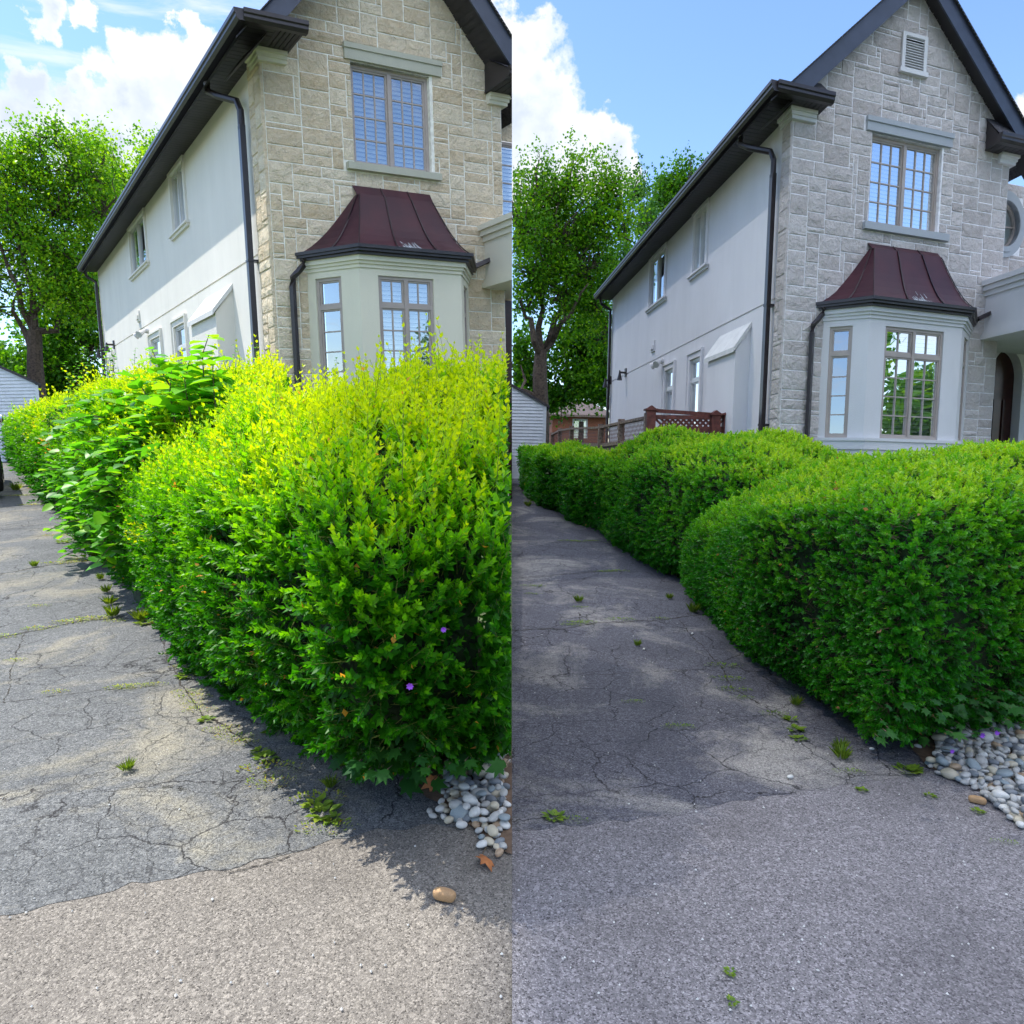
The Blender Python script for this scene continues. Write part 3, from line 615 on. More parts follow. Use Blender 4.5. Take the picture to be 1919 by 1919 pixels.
    for (u0, u1, v0, v1) in sh:
        m = MB(); big = v0 > 4; t = 0.11
        if big:
            for q in ((u0 - t, u0, v0, v1 + .05), (u1, u1 + t, v0, v1 + .05)): fbox(m, SW, *q, -.1, .035)
            fbox(m, SW, u0 - t, u1 + t, v1 - .02, v1 + .055, -.1, .04)
            fbox(m, SW, u0 - t - .05, u1 + t + .05, v0 - .09, v0 - .04, 0, .05); fbox(m, SW, u0 - t - .08, u1 + t + .08, v0 - .04, v0, -.1, .085)
        else:
            for q in ((u0 - t, u0, v0, v1), (u1, u1 + t, v0, v1), (u0 - t, u1 + t, v1, v1 + t)): fbox(m, SW, *q, -.12, .03)
            for q in ((u0 - t - .04, u0 - t, v0, v1 + t), (u1 + t, u1 + t + .04, v0, v1 + t), (u0 - t - .04, u1 + t + .04, v1 + t, v1 + t + .04)): fbox(m, SW, *q, 0, .055)
        m.build('window_surround', MAT['stucco_' + sfx], sw, fn, clip=clip)
    for k, (u0, u1, v0, v1) in enumerate(sh):
        big = v0 > 4
        window(hs, SW, u0, u1, v0, v1, 0.045, 2 if big else 1, 1, 1, fn, clip, fmat='frame_w', transom=None if big else 3.28, blind=(k == 0), fw=0.05)
    # chimney box with sloped cap
    c0, c1, ce = D['chim']; m = MB(); pr = 0.28
    m.prism([(0, c0, BOT), (-pr, c0, BOT), (-pr, c0, 3.46), (0, c0, 3.84)], (0, c1 - c0, 0)); ch = m.build('chimney_box', MAT['stucco_' + sfx], hs, fn)
    m = MB(); m.prism([(0, c0 - .03, 3.845), (-pr - .05, c0 - .03, 3.42), (-pr - .05, c0 - .03, 3.50), (0, c0 - .03, 3.93)], (0, ce - c0 + .06, 0)); m.build('sloped_cap', simple('cap_paint', (.72, .72, .70), .8) if 'cap' not in MAT else MAT['cap'], ch, fn)
    # ---- eaves: soffit, gutter, fascia
    m = MB(); r = 26; n = int((Ln + fo) / 0.11)
    for i in range(n):
        y = -fo + (Ln + fo + .25) * i / n; y2 = y + (Ln + fo + .25) / n - 0.010; m.box(-ov, 0.0, y, y2, sf, sf + .02)
    m.box(-ov, 0.0, -fo, Ln + .25, sf + .021, sf + .03)
    nn = 5
    for i in range(nn):
        a0 = (D['ret'] - .06) * i / nn; m.box(a0 + .002, a0 + (D['ret'] - .06) / nn - .008, -fo + .0, -.0, sf, sf + .02)
    for i in range(12): 
        a0 = D['Rret'] + .04 + .11 * i; m.box(a0, a0 + .10, -fo, .8, sf, sf + .02)
    m.build('soffit', MAT['soffit'], hs, fn, clip=clip)
    gp = [(0, 0), (-.07, 0.0), (-.105, .035), (-.105, .07), (-.125, .085), (-.125, .135), (0, .135)]
    m = MB(); m.prism([(-ov + x, -fo - .08, sf - .015 + z) for x, z in gp], (0, Ln + fo + .33, 0))
    gutter = m.build('gutter', MAT['dark_metal'], hs, fn, clip=clip)
    m = MB(); m.prism([(-ov - .02, -fo + y, sf - .015 + z) for y, z in gp], (D['ret'] + ov + .02, 0, 0)); m.box(-ov, D['ret'] - .03, -fo, -fo + .03, sf + .0, sf + .12)
    m.prism([(D['ret'] - .06, -fo, sf - .0), (D['ret'] - .06, 0.0, sf), (D['ret'] - .06, 0, sf + .42), (D['ret'] - .06, -fo, sf + .13)], (.03, 0, 0)); m.build('return_gutter', MAT['dark_metal'], hs, fn, clip=clip)
    m = MB(); m.prism([(D['Rret'], -fo + y, sf - .015 + z) for y, z in gp], (1.9, 0, 0)); m.box(D['Rret'] + .03, D['Rret'] + .8, -fo, -fo + .03, sf, sf + .12)
    m.prism([(D['Rret'] + .05, -fo, sf - .0), (D['Rret'] + .05, 0.0, sf), (D['Rret'] + .05, 0, sf + .5), (D['Rret'] + .05, -fo, sf + .13)], (.03, 0, 0)); m.build('return_gutter', MAT['dark_metal'], hs, fn, clip=clip)
    # small return roofs
    m = MB(); z0 = sf + .12
    m.add([(-ov - .05, -fo - .05, z0), (D['ret'] - .02, -fo - .05, z0), (D['ret'] - .02, 0, z0 + .33), (-ov - .05, 0, z0 + .0)], [(0, 1, 2, 3)]); m.build('return_roof', MAT['shingle'], hs, fn, clip=clip); m = MB()
    m.add([(D['Rret'] + .02, -fo - .05, z0), (D['Rret'] + 1.3, -fo - .05, z0), (D['Rret'] + 1.3, 0, z0 + .40), (D['Rret'] + .02, 0, z0 + .40)], [(0, 1, 2, 3)])
    m.build('return_roof', MAT['shingle'], hs, fn, clip=clip)
    # ---- roof: two slopes with front overhang, fascia and raked soffit
    go = fo * 0.85; A = Wd / 2; zl = sf + .13
    def rake(a): return apex + .16 - sl_ * abs(a - A)
    aL, aR = -ov - .08, Wd + ov + .08
    m = MB()
    for a_, b_ in ((aL, A), (A, aR)):
        m.add([(a_, -go - .03, rake(a_)), (b_, -go - .03, rake(b_)), (b_, Ln + .3, rake(b_)), (a_, Ln + .3, rake(a_))], [(0, 1, 2, 3)])
    k = 60                                            # ragged shingle edge along both rakes
    for i in range(k):
        for (x0, x1) in ((aL, A), (aR, A)):
            xa = x0 + (x1 - x0) * i / k; xb = x0 + (x1 - x0) * (i + 1) / k; o = 0
            m.add([(xa, -go - .045, rake(xa) + .012), (xb, -go - .045, rake(xb) + .006), (xb, -go + .25, rake(xb) + .006), (xa, -go + .25, rake(xa) + .012), (xa, -go - .045, rake(xa) - .012), (xb, -go - .045, rake(xb) - .012)], [(0, 1, 2, 3), (0, 1, 5, 4)])
    m.build('roof', MAT['shingle'], hs, fn, clip=clip)
    th = 0.24 * math.sqrt(1 + sl_ * sl_)
    m = MB()
    for x0, sgn in ((aL, 1), (aR, -1)):
        q = [(x0, -go, rake(x0) - .013), (A, -go, rake(A) - .013), (A, -go, rake(A) - .013 - th), (x0, -go, rake(x0) - .013 - th)]
        m.prism(q, (0, .03, 0))
    m.build('rake_fascia', MAT['fascia'], hs, fn, clip=clip, cuts=[((0, 0, sf + .13), (0, 0, -1))])
    m = MB(); npn = 34
    for i in range(npn):
        for x0 in (aL, aR):
            xa = x0 + (A - x0) * i / npn; xb = x0 + (A - x0) * (i + .93) / npn; d_ = th - .05
            m.add([(xa, -go + .031, rake(xa) - d_), (xb, -go + .031, rake(xb) - d_), (xb, 0.02, rake(xb) - d_), (xa, 0.02, rake(xa) - d_)], [(0, 1, 2, 3)])
    for x0 in (aL, aR): m.add([(x0, -go + .03, rake(x0) - th + .08), (A, -go + .03, rake(A) - th + .08), (A, 0.1, rake(A) - th + .08), (x0, .1, rake(x0) - th + .08)], [(0, 1, 2, 3)])
    m.build('rake_soffit', MAT['soffit'], hs, fn, clip=clip)
    # corner cap mouldings under the eave
    cp = D['cap']; m = MB(); m2 = MB()
    for i, (o, z0, z1) in enumerate(((.03, sf - .15, sf - .10), (.05, sf - .10, sf - .05), (.075, sf - .05, sf - .002))):
        m.box(-.04 - o, cp + .002 * i, -.04 - o, .30 + o * .5, z0, z1)
        m2.box(Wd - cp * .8, Wd + .04 + o, -.04 - o, .30, z0, z1)
    m.build('corner_capital', MAT['trim_' + sfx], hs, fn, clip=clip); m2.build('corner_capital', MAT['trim_' + sfx], hs, fn, clip=clip)
    # ---- downpipe at the corner
    py = D['pipe']; m = MB(); X = -0.11
    m.tube([(-ov + .05 - .03, py + .55, sf - .02), (-ov + .02, py + .55, sf - .14), (-ov + .10, py + .40, sf - .24), (X - .02, py + .08, sf - .40), (X, py, sf - .55), (X, py, sf - .8)], .048, 8)
    m.box(X - .038, X + .038, py - .05, py + .05, BOT, sf - .75)
    for z in (2.2, 4.0): m.box(X - .045, 0, py - .058, py + .058, z, z + .03)
    m.build('downpipe', MAT['dark_metal'], hs, fn)
    m = MB(); m.tube([(-ov + .02, Ln - .1, sf - .02), (-ov + .1, Ln - .02, sf - .2), (-.08, Ln - .06, sf - .36), (-.08, Ln - .06, sf - .6)], .05, 8); m.box(-.12, -.04, Ln - .12, Ln - .02, BOT, sf - .55)
    m.build('downpipe', MAT['dark_metal'], hs, fn)
    # ---- upper window, lintel, sill
    window(hs, F_, *op, .10, 2, 3, 4, fn, clip, bz=1.0)
    l = D['lint']; m = MB(); m.box(l[0], l[1], -.045, .16, l[2], l[3] - .07); m.box(l[0] - .01, l[1] + .01, -.065, .1, l[3] - .07, l[3]); m.box(op[0] - .002, op[1] + .002, -.0, .16, op[3] - .0, l[2])
    m.build('lintel', MAT['lintel_' + sfx], hs, fn, clip=clip)
    s_ = D['sill']; m = MB(); m.box(s_[0], s_[1], -.085, .12, s_[2], s_[3]); m.build('sill', MAT['lintel_' + sfx], hs, fn, clip=clip)
    # ---- attic louvre (its sill also shows in the left picture's top edge)
    v0, v1 = D['vent']; zb = 7.62 if p == 'R' else 6.93 + .92; m = MB(); fbox(m, F_, v0, v0 + .06, zb, zb + .52, 0, .05); fbox(m, F_, v1 - .06, v1, zb, zb + .52, 0, .05); fbox(m, F_, v0 + .06, v1 - .06, zb + .47, zb + .52, 0, .05); fbox(m, F_, v0 - .03, v1 + .03, zb - .07, zb, 0, .07)
    for i in range(12):
        z = zb + .01 + i * .038; m.add([(v0 + .06, -.045, z), (v1 - .06, -.045, z), (v1 - .06, -.012, z + .03), (v0 + .06, -.012, z + .03)], [(0, 1, 2, 3)]); m.add([(v0 + .06, -.045, z), (v1 - .06, -.045, z), (v1 - .06, -.045, z - .006), (v0 + .06, -.045, z - .006)], [(0, 1, 2, 3)])
    m.add([(v0 + .06, -.004, zb), (v1 - .06, -.004, zb), (v1 - .06, -.004, zb + .42), (v0 + .06, -.004, zb + .42)], [(0, 1, 2, 3)])
    m.build('attic_vent', MAT['trim_' + sfx], hs, fn, clip=clip)
    # ---- bay window
    e0, c0_, c1_, e1, B = b['e0'], b['c0'], b['c1'], b['e1'], b['B']; zt, zh, zl_ = 3.90, 3.67, 2.03
    plan = [(e0, 0), (c0_, -B), (c1_, -B), (e1, 0)]
    def offs(o):      # plan pushed outward by o
        k_ = o * 1.0; return [(e0 - k_ * .75, 0.0), (c0_ - k_ * .42, -B - k_), (c1_ + k_ * .42, -B - k_), (e1 + k_ * .75, 0.0)]
    def slab(m, pl, z0, z1): m.prism([(x, y, z0) for x, y in pl], (0, 0, z1 - z0))
    bay = MB(); slab(bay, offs(0.0), BOT, 1.72); slab(bay, offs(.03), 1.72, 1.86); slab(bay, offs(.055), 1.86, zl_ - .045); slab(bay, offs(.075), zl_ - .045, zl_)
    slab(bay, offs(0.0), zh, zt - .14); slab(bay, offs(.02), zt - .14, zt - .09); slab(bay, offs(.045), zt - .09, zt - .05); slab(bay, offs(.075), zt - .05, zt + .04)
    # faces with piers: build pier prisms between openings
    def seg(i, j):
        P0, P1 = np.array(plan[i]), np.array(plan[j]); L_ = np.linalg.norm(P1 - P0); d = (P1 - P0) / L_; nrm = np.array([d[1], -d[0]])
        if nrm[1] > 0: nrm = -nrm
        return (lambda u, v, w: (*(P0 + d * u + nrm * w), v)), L_
    fL, LL = seg(0, 1); fF, LF = seg(1, 2); fR_, LR = seg(2, 3)
    lw0, lw1 = LL * .17, LL * .66; fw0, fw1 = D['bwin'][0] - c0_, D['bwin'][1] - c0_
    if p == 'L': fw0, fw1 = .26, .26 + (LF - .26) * .655
    rw0, rw1 = LR * .34, LR * .83
    ti = .12
    pier = lambda poly: bay.prism([(x, y, zl_) for x, y in poly], (0, 0, zh - zl_))
    g2 = lambda f, u, w: f(u, 0, w)[:2]
    pier([g2(fL, 0, 0), g2(fL, lw0, 0), g2(fL, lw0, -ti), g2(fL, 0, -ti)])
    pier([g2(fL, lw1, 0), plan[1], g2(fF, fw0, 0), g2(fF, fw0, -ti), (plan[1][0] + .03, plan[1][1] + ti * 1.2), g2(fL, lw1, -ti)])
    pier([g2(fF, fw1, 0), plan[2], g2(fR_, rw0, 0), g2(fR_, rw0, -ti), (plan[2][0] - .03, plan[2][1] + ti * 1.2), g2(fF, fw1, -ti)])
    pier([g2(fR_, rw1, 0), g2(fR_, LR, 0), g2(fR_, LR, -ti), g2(fR_, rw1, -ti)])
    bo = bay.build('bay_window', MAT['trim_' + sfx], hs, fn, clip=clip)
    window(bo, fL, lw0, lw1, zl_, zh, .055, 1, 1, 4, fn, clip, transom=3.27, blind=False, fw=.042, name='window_frame', room=.05)
    window(bo, fF, fw0, fw1, zl_, zh, .055, 2, 2, 4, fn, clip, transom=3.27, fw=.042, name='window_frame', room=.1)
    window(bo, fR_, rw0, rw1, zl_, zh, .055, 1, 1, 4, fn, clip, transom=3.27, blind=False, fw=.042, name='window_frame', room=.05)
    # bay roof: three flared metal slopes, standing seams, flashing, gutter
    f0, f1, zt1, zt0 = D['flash']; lo = offs(.17); zb0 = 4.00
    botp = [(lo[0][0], -.0), lo[1], lo[2], (lo[3][0], -.0)]; topp = [(f0, -.035), (f0 + .02, -.14), (f1 - .02, -.14), (f1, -.035)]
    def surf(i, j, s, t):    # t 0 bottom ..1 top with slight bell flare
        B0 = np.array(botp[i]) * (1 - s) + np.array(botp[j]) * s; T0 = np.array(topp[i]) * (1 - s) + np.array(topp[j]) * s
        q = B0 * (1 - t) + T0 * t; z = zb0 + (zt0 - zb0) * (t - .16 * math.sin(math.pi * t) * (1 - t * .5)); return (q[0], q[1], z)
    m = MB(); K = 8
    for (i, j) in ((0, 1), (1, 2), (2, 3)):
        for a_ in range(K):
            for s_i in range(4):
                m.add([surf(i, j, s_i / 4, a_ / K), surf(i, j, (s_i + 1) / 4, a_ / K), surf(i, j, (s_i + 1) / 4, (a_ + 1) / K), surf(i, j, s_i / 4, (a_ + 1) / K)], [(0, 1, 2, 3)])
    m.prism([(f0 - .01, -.14, zt0 - .02), (f1 + .01, -.14, zt0 - .02), (f1 + .02, -.02, zt1), (f0 - .02, -.02, zt1)], (0, .015, 0))
    br = m.build('bay_roof', MAT['copper'], bo, fn, clip=clip)
    m = MB()
    for (i, j, s) in ((0, 1, .55), (0, 1, 1.0), (1, 2, .34), (1, 2, .70), (1, 2, 1.0)):
        pts = [np.array(surf(i, j, s, t)) + (0, -.006, .012) for t in np.linspace(0.01, .98, 8)]; m.tube(pts, .011 if s < 1 else .008, 4)
    for s in (.34, .70): 
        x = f0 + (f1 - f0) * s; m.tube([(x, -.15, zt0 - .02), (x, -.03, zt1)], .008, 4)
    m.build('roof_seam', MAT['copper_seam'], bo, fn, clip=clip)
    m = MB()
    for k_ in range(60):
        s = .47 + RNG.normal(0, .045); t = abs(RNG.normal(.04, .07)); l_ = .04 + .09 * RNG.random(); w_ = .005 + .014 * RNG.random()
        q0, q1 = np.array(surf(1, 2, s, t)), np.array(surf(1, 2, s - .01, min(t + l_, 1))); up = np.array((0, -.004, .006))
        m.add([q0 + up, q0 + up + (w_, 0, 0), q1 + up + (w_ * .4, 0, 0), q1 + up], [(0, 1, 2, 3)])
    m.build('bird_dropping', MAT['stain'], bo, fn, clip=clip)
    def band_(m, o0, o1, z0, z1):
        A0, A1 = offs(o0), offs(o1)
        for i in range(3):
            a, b2 = A0[i], A0[i + 1]; c, d = A1[i], A1[i + 1]
            m.add([(*a, z0), (*b2, z0), (*d, z0), (*c, z0), (*a, z1), (*b2, z1), (*d, z1), (*c, z1)], [(0, 1, 2, 3), (4, 5, 6, 7), (3, 2, 6, 7), (0, 1, 5, 4)])
    m = MB(); band_(m, .02, .12, 3.915, 3.95); band_(m, .02, .17, 3.95, 3.985); band_(m, .02, .20, 3.985, 4.03); m.build('bay_gutter', MAT['dark_metal'], bo, fn, clip=clip)
    m = MB(); x = e0 - .16; m.tube([(x + .1, -.12, 3.93), (x + .08, -.12, 3.84), (x + .02, -.09, 3.76), (x - .05, -.07, 3.68), (x - .06, -.07, 3.56), (x - .06, -.07, 2.8), (x - .06, -.07, BOT)], .043, 4, sq=True); m.build('downpipe', MAT['dark_metal'], bo, fn, clip=clip)
    m = MB(); x = D['porta']; m.tube([(x + .12, -.16, 4.50), (x + .12, -.16, 4.30), (x + .08, -.14, 4.18), (x - .12, -.12, 4.10), (e1 + .05, -.10, 4.02)], .045, 4, sq=True); m.box(x + .06, x + .19, -.22, -.10, 4.47, 4.53); m.build('downpipe', MAT['dark_metal'], bo, fn, clip=clip)
    # stain under the portico spout
    # ---- fittings on the side wall
    m = MB(); fbox(m, SW, D['box'][0] - .14, D['box'][0] + .14, D['box'][1] - .12, D['box'][1] + .14, 0, .035); fbox(m, SW, D['box'][0] - .1, D['box'][0] + .1, D['box'][1] - .07, D['box'][1] + .03, .035, .07); m.build('vent_box', MAT['stucco_' + sfx], hs, fn)
    for bb in (D['lamp'][0], Ln - .12):
        m = MB(); z = 4.15; m.tube([(-.02, bb, z), (-.06, bb, z), (-.2, bb, z + .0)], .03, 6); m.tube([(-.2, bb, z + .06), (-.2, bb, z - .04), (-.2, bb, z - .22)], [.018, .035, .085], 12); m.box(-.04, 0, bb - .07, bb + .07, z - .12, z + .12); m.build('wall_lamp', MAT['dark_metal'], hs, fn)
    m = MB(); bb = D['lamp'][1]; z = 3.98
    for s in (-1, 1): m.tube([(-.06, bb, z), (-.14, bb + s * .12, z - .05), (-.24, bb + s * .19, z - .12)], [.03, .05, .085], 10)
    m.tube([(0, bb, z), (-.07, bb, z)], [.07, .06], 10); m.build('floodlight', MAT['frame_w'], hs, fn)
    # ---- entrance side: recess wall with window, portico, door
    bx = 0.8
    def on_b(x, y, bb):
        C2 = C + bb * S; d = ray(p, x, y); n_ = np.array([-T[1], T[0]]); k_ = (n_ @ C2) / (n_ @ d[:2]); q = k_ * d; return float((q[:2] - C2) @ T), float(EYE + q[2])
    G = lambda u, v, w: (u, bx - w, v)
    xr = Wd + (3.4 if p == 'R' else 1.2)
    if p == 'R':
        cx, cz = on_b(1880, 422, bx); ax0, zs = on_b(1858, 705, bx); ax1 = on_b(1917, 705, bx)[0]; ha = on_b(1885, 655, bx)[1] - zs
        m = MB(); tiles(m, Wd, xr, BOT, sf, [(cx - .36, cx + .36, cz - .42, cz + .42), (ax0 - .05, ax1 + .05, BOT, zs + ha + .1)], G, 0); ew = m.build('entrance_wall', MAT['mortar_R'], hs, fn)
        m = MB(); ashlar(m, Wd, xr, 0.2, sf, [(cx - .42, cx + .42, cz - .5, cz + .5), (ax0 - .3, ax1 + .3, 0.2, zs + ha + .25)], G, seed=31); m.build('stone_facing', MAT['stone_R'], ew, fn)
        m = MB(); n = 40; rx, rz = .34, .40
        def ring(r0, r1, w0, w1):
            for i in range(n):
                t0, t1 = 2 * math.pi * i / n, 2 * math.pi * (i + 1) / n
                P = [(cx + rx * r * math.cos(t), cz + rz * r * math.sin(t), w) for t in (t0, t1) for r in (r0, r1) for w in (w0, w1)]
                m.add([G(*q) for q in P], [(1, 3, 7, 5), (0, 1, 5, 4), (2, 3, 7, 6)])
        ring(1.0, 1.45, -.1, .06); ring(1.0, 1.22, -.1, .09); pass
        ro = m.build('round_window', MAT['lintel_R'], hs, fn)
        m = MB(); ring(.90, 1.0, -.1, -.03); fbox(m, G, cx - rx * .95, cx + rx * .95, cz - .012, cz + .012, -.09, -.05); fbox(m, G, cx - .012, cx + .012, cz - rz * .95, cz + rz * .95, -.09, -.05); m.build('window_frame', MAT['frame'], ro, fn)
        m = MB(); m.add([G(cx + rx * math.cos(2 * math.pi * i / n), cz + rz * math.sin(2 * math.pi * i / n), -.07) for i in range(n)], [tuple(range(n))]); m.build('pane', MAT['glass'], ro, fn)
        m = MB(); m.add([G(cx + rx * math.cos(2 * math.pi * i / n), cz + rz * math.sin(2 * math.pi * i / n), -.12) for i in range(n)], [tuple(range(n))]); m.build('blind', MAT['blind'], ro, fn)
        # arched dark entrance and door
        m = MB(); arc = [(ax0 + (ax1 - ax0) * (0.5 - .5 * math.cos(math.pi * i / 16)), zs + ha * math.sin(math.pi * i / 16)) for i in range(17)]
        for i in range(16):
            (x0, z0), (x1, z1) = arc[i], arc[i + 1]; m.add([G(x0, z0, .0), G(x1, z1, .0), G(x1, zs + ha + .1, .0), G(x0, zs + ha + .1, .0)], [(0, 1, 2, 3)]); m.add([G(x0, z0, .0), G(x1, z1, .0), G(x1, z1, -.2), G(x0, z0, -.2)], [(0, 1, 2, 3)])
        fbox(m, G, ax0 - .3, ax0, BOT, zs + ha + .1, -.2, 0.002); fbox(m, G, ax1, ax1 + .5, BOT, zs + ha + .1, -.2, 0.002); fbox(m, G, ax0 - .3, ax1 + .5, zs + ha + .1, zs + ha + .3, -.1, .002); m.build('arch_surround', MAT['trim_R'], hs, fn)
        m = MB(); fbox(m, G, ax0 - .1, ax1 + .1, BOT, zs + ha + .08, -.24, -.2)
        for i in range(3):
            u = ax0 + .05 + i * .24; fbox(m, G, u, u + .18, .5, 1.3, -.2, -.17); fbox(m, G, u, u + .18, 1.5, 2.9, -.2, -.17)
        m.build('front_door', MAT['door'], hs, fn)
    else:
        m = MB(); tiles(m, Wd, xr, BOT, sf, [(Wd + .15, Wd + .9, 5.0, 6.3)], G, 0); m.build('entrance_wall', MAT['stone_L'], hs, fn, clip=clip)
        window(hs, G, Wd + .15, Wd + .9, 5.0, 6.3, .05, 1, 2, 4, fn, clip)
        m = MB(); fbox(m, G, Wd + .05, xr, .2, 3.7, -.4, .02); m.build('front_door', MAT['door'], hs, fn, clip=clip)
    pa = D['porta'] - .06; po = MB(); b1 = 2.0; b0 = -1.3; x1 = xr
    for o, z0, z1 in ((.0, 3.86, 4.42), (.03, 3.80, 3.86), (.06, 3.72, 3.80), (.03, 4.42, 4.50), (.07, 4.50, 4.58), (.11, 4.58, 4.66)):
        po.prism([(pa - o, -.0 if pa < Wd else 0, z0), (pa - o, b0 - o, z0), (x1, b0 - o, z0), (x1, -.0, z0)], (0, 0, z1 - z0)); po.box(max(pa - o, Wd + .04), x1, 0.0, .76, z0, z1)
    pc = po.build('portico', MAT['trim_' + sfx], hs, fn, clip=clip)
    if p == 'R':
        m = MB(); m.box(4.92, 5.22, -1.15, -.85, BOT, 3.70); m.box(4.87, 5.27, -1.2, -.8, 3.5, 3.719); m.build('portico_column', MAT['trim_R'], pc, fn)
    return fn, hs
MAT['cap'] = simple('white_cap_paint', (.66, .66, .64), .8, .05)
HF = {}
for p_ in 'LR': HF[p_] = house(p_)

# ------------------------------------------------------------------ unseen low cloudbank, added and shaped to keep sun off the right-hand plot
def shade_cloud():
    alt, thick = 44.0, 7.0
    ox, oy = SUNV[0] / SUNV[2] * alt, SUNV[1] / SUNV[2] * alt
    xl = lambda y: float(np.interp(y, [-70, 8.5, 12.5, 40, 70], [-0.07, -0.07, -1.4, -2.0, -2.0]))  # edge cut along the seam so only the right plot is shaded
    ny, nx = 70, 60; V = []; idx = {}
    for s in (0, 1):
        for j in range(ny + 1):
            y = -60 + 108 * j / ny
            for i in range(nx + 1):
                t = i / nx; x = xl(y) + (72 - xl(y)) * t ** 1.5
                e = max(0.0, 1 - (2 * j / ny - 1) ** 4) ** .5 * min(1, (1 - t) * 5 + .0) ** .5 * min(1, t * 12 + .0) ** .5
                h = e * thick * (.45 + .35 * math.sin(x * .21 + 1.3 * math.sin(y * .13)) * math.sin(y * .17 + 2) + .3 * math.sin(x * .6 + y * .31))
                idx[s, j, i] = len(V)
                zb = alt + (max(h, 0) + .02 if s else -max(h, 0) * .08 - .02)
                # keep the sun-side edge where it is: push the top along the sun direction
                V.append((x + ox + SUNV[0] / SUNV[2] * (zb - alt), y + oy + SUNV[1] / SUNV[2] * (zb - alt), zb))
    f = []
    for j in range(ny):
        for i in range(nx):
            for s in (0, 1): f.append((idx[s, j, i], idx[s, j, i + 1], idx[s, j + 1, i + 1], idx[s, j + 1, i]))
    for j in range(ny):
        for i in (0, nx): f.append((idx[0, j, i], idx[0, j + 1, i], idx[1, j + 1, i], idx[1, j, i]))
    for i in range(nx):
        for j in (0, ny): f.append((idx[0, j, i], idx[0, j, i + 1], idx[1, j, i + 1], idx[1, j, i]))
    m_, nt, b = new_mat('shade_cloud_veil'); t = nt.nodes.new('ShaderNodeBsdfTranslucent'); t.inputs[0].default_value = (.97, .97, .98, 1)  # veil lets a little sun through and spreads the rest as soft fill
    d = nt.nodes.new('ShaderNodeBsdfTransparent'); d.inputs[0].default_value = (1, 1, 1, 1)
    mx = nt.nodes.new('ShaderNodeMixShader'); mx.inputs[0].default_value = 0.36
    nt.links.new(t.outputs[0], mx.inputs[1]); nt.links.new(d.outputs[0], mx.inputs[2]); nt.links.new(mx.outputs[0], nt.nodes['Material Output'].inputs[0])
    mb = MB(); mb.add(V, f); o = mb.build('shade_cloud', m_, smooth=True); tag(o, None, None, kind='structure')
shade_cloud()

# ------------------------------------------------------------------ hedges
def hsum(x, y, z, s=1.0):
    return (math.sin(3.1 * x * s + 1.7 * z) * math.sin(2.7 * y * s + .6) + .6 * math.sin(6.3 * x * s + 2.0 * y) * math.sin(5.1 * z * s + 1.2) + .35 * math.sin(13 * x * s + 4) * math.sin(11 * y * s + 9 * z)) / 1.6
def hedge_surface(p, cols, nc=90, lump=0.05):
    """cols: (px, y_bottom, y_rim, y_ridge, depth of the top); gives a closed grid (nc x np) of points"""
    c = np.array(cols, float); xs = np.linspace(c[0, 0], c[-1, 0], nc); G = []
    for x in xs:
        yb, yr, yt, D, lift = [float(np.interp(x, c[:, 0], c[:, k])) for k in (1, 2, 3, 4, 5)]
        g = ground_at(p, x, yb); rb = float(np.hypot(g[0], g[1])); u = g[:2] / rb; rb *= (EYE - lift - g[2]) / (EYE - g[2])
        def at_r(y, r):
            d = ray(p, x, y); k = r / np.hypot(d[0], d[1]); return EYE + k * d[2]
        z0 = float(gz(p, g[1])) + lift; zr = at_r(yr, rb + .02); zt = at_r(yt, rb + D)
        prof = [(rb + .45 + lift * .8, z0 - lift - .03), (rb + .25 + lift * .5, z0 - lift * .4), (rb + .06, z0), (rb - .10, z0 + .22 * (zr - z0)), (rb - .13, z0 + .55 * (zr - z0)), (rb - .08, z0 + .85 * (zr - z0)), (rb + .02, zr)]
        for t in (.15, .33, .55, .78, 1.0): prof.append((rb + .02 + (D - .02) * t, zr + (zt - zr) * math.sin(t * math.pi / 2) ** .85))
        prof += [(rb + D + .25, zt - .05), (rb + D + .5, zt - .35), (rb + D + .6, z0 + .3), (rb + D + .5, z0 - lift - .03)]
        pr = np.array(prof); tt = np.concatenate([[0], np.cumsum(np.linalg.norm(np.diff(pr, axis=0), axis=1))]); ss = np.linspace(0, tt[-1], 64)
        G.append([(u[0] * np.interp(s, tt, pr[:, 0]), u[1] * np.interp(s, tt, pr[:, 0]), np.interp(s, tt, pr[:, 1])) for s in ss])
    G = np.array(G); nrm = np.cross(np.gradient(G, axis=0), np.gradient(G, axis=1)); nrm = unit(nrm)
    cen = G.mean((0, 1)); 
    if np.mean(np.sum(nrm * (G - cen), -1)) < 0: nrm = -nrm
    H_ = np.array([[hsum(*q) for q in row] for row in G]); G = G + nrm * (H_ * lump)[..., None]
    return G, nrm
def sample_grid(G, nrm, n, rmax=0.86):
    a = np.linalg.norm(np.cross(G[1:, :-1] - G[:-1, :-1], G[:-1, 1:] - G[:-1, :-1]), axis=-1)
    w = a.copy(); w[:, int(w.shape[1] * rmax):] = 0
    w = (w / w.sum()).ravel(); k = RNG.choice(len(w), n, p=w); i, j = k // a.shape[1], k % a.shape[1]; u, v = RNG.random((2, n, 1))
    P_ = G[i, j] * (1 - u) * (1 - v) + G[i + 1, j] * u * (1 - v) + G[i, j + 1] * (1 - u) * v + G[i + 1, j + 1] * u * v
    return P_, nrm[i, j], float(a[:, :int(a.shape[1] * rmax)].sum())
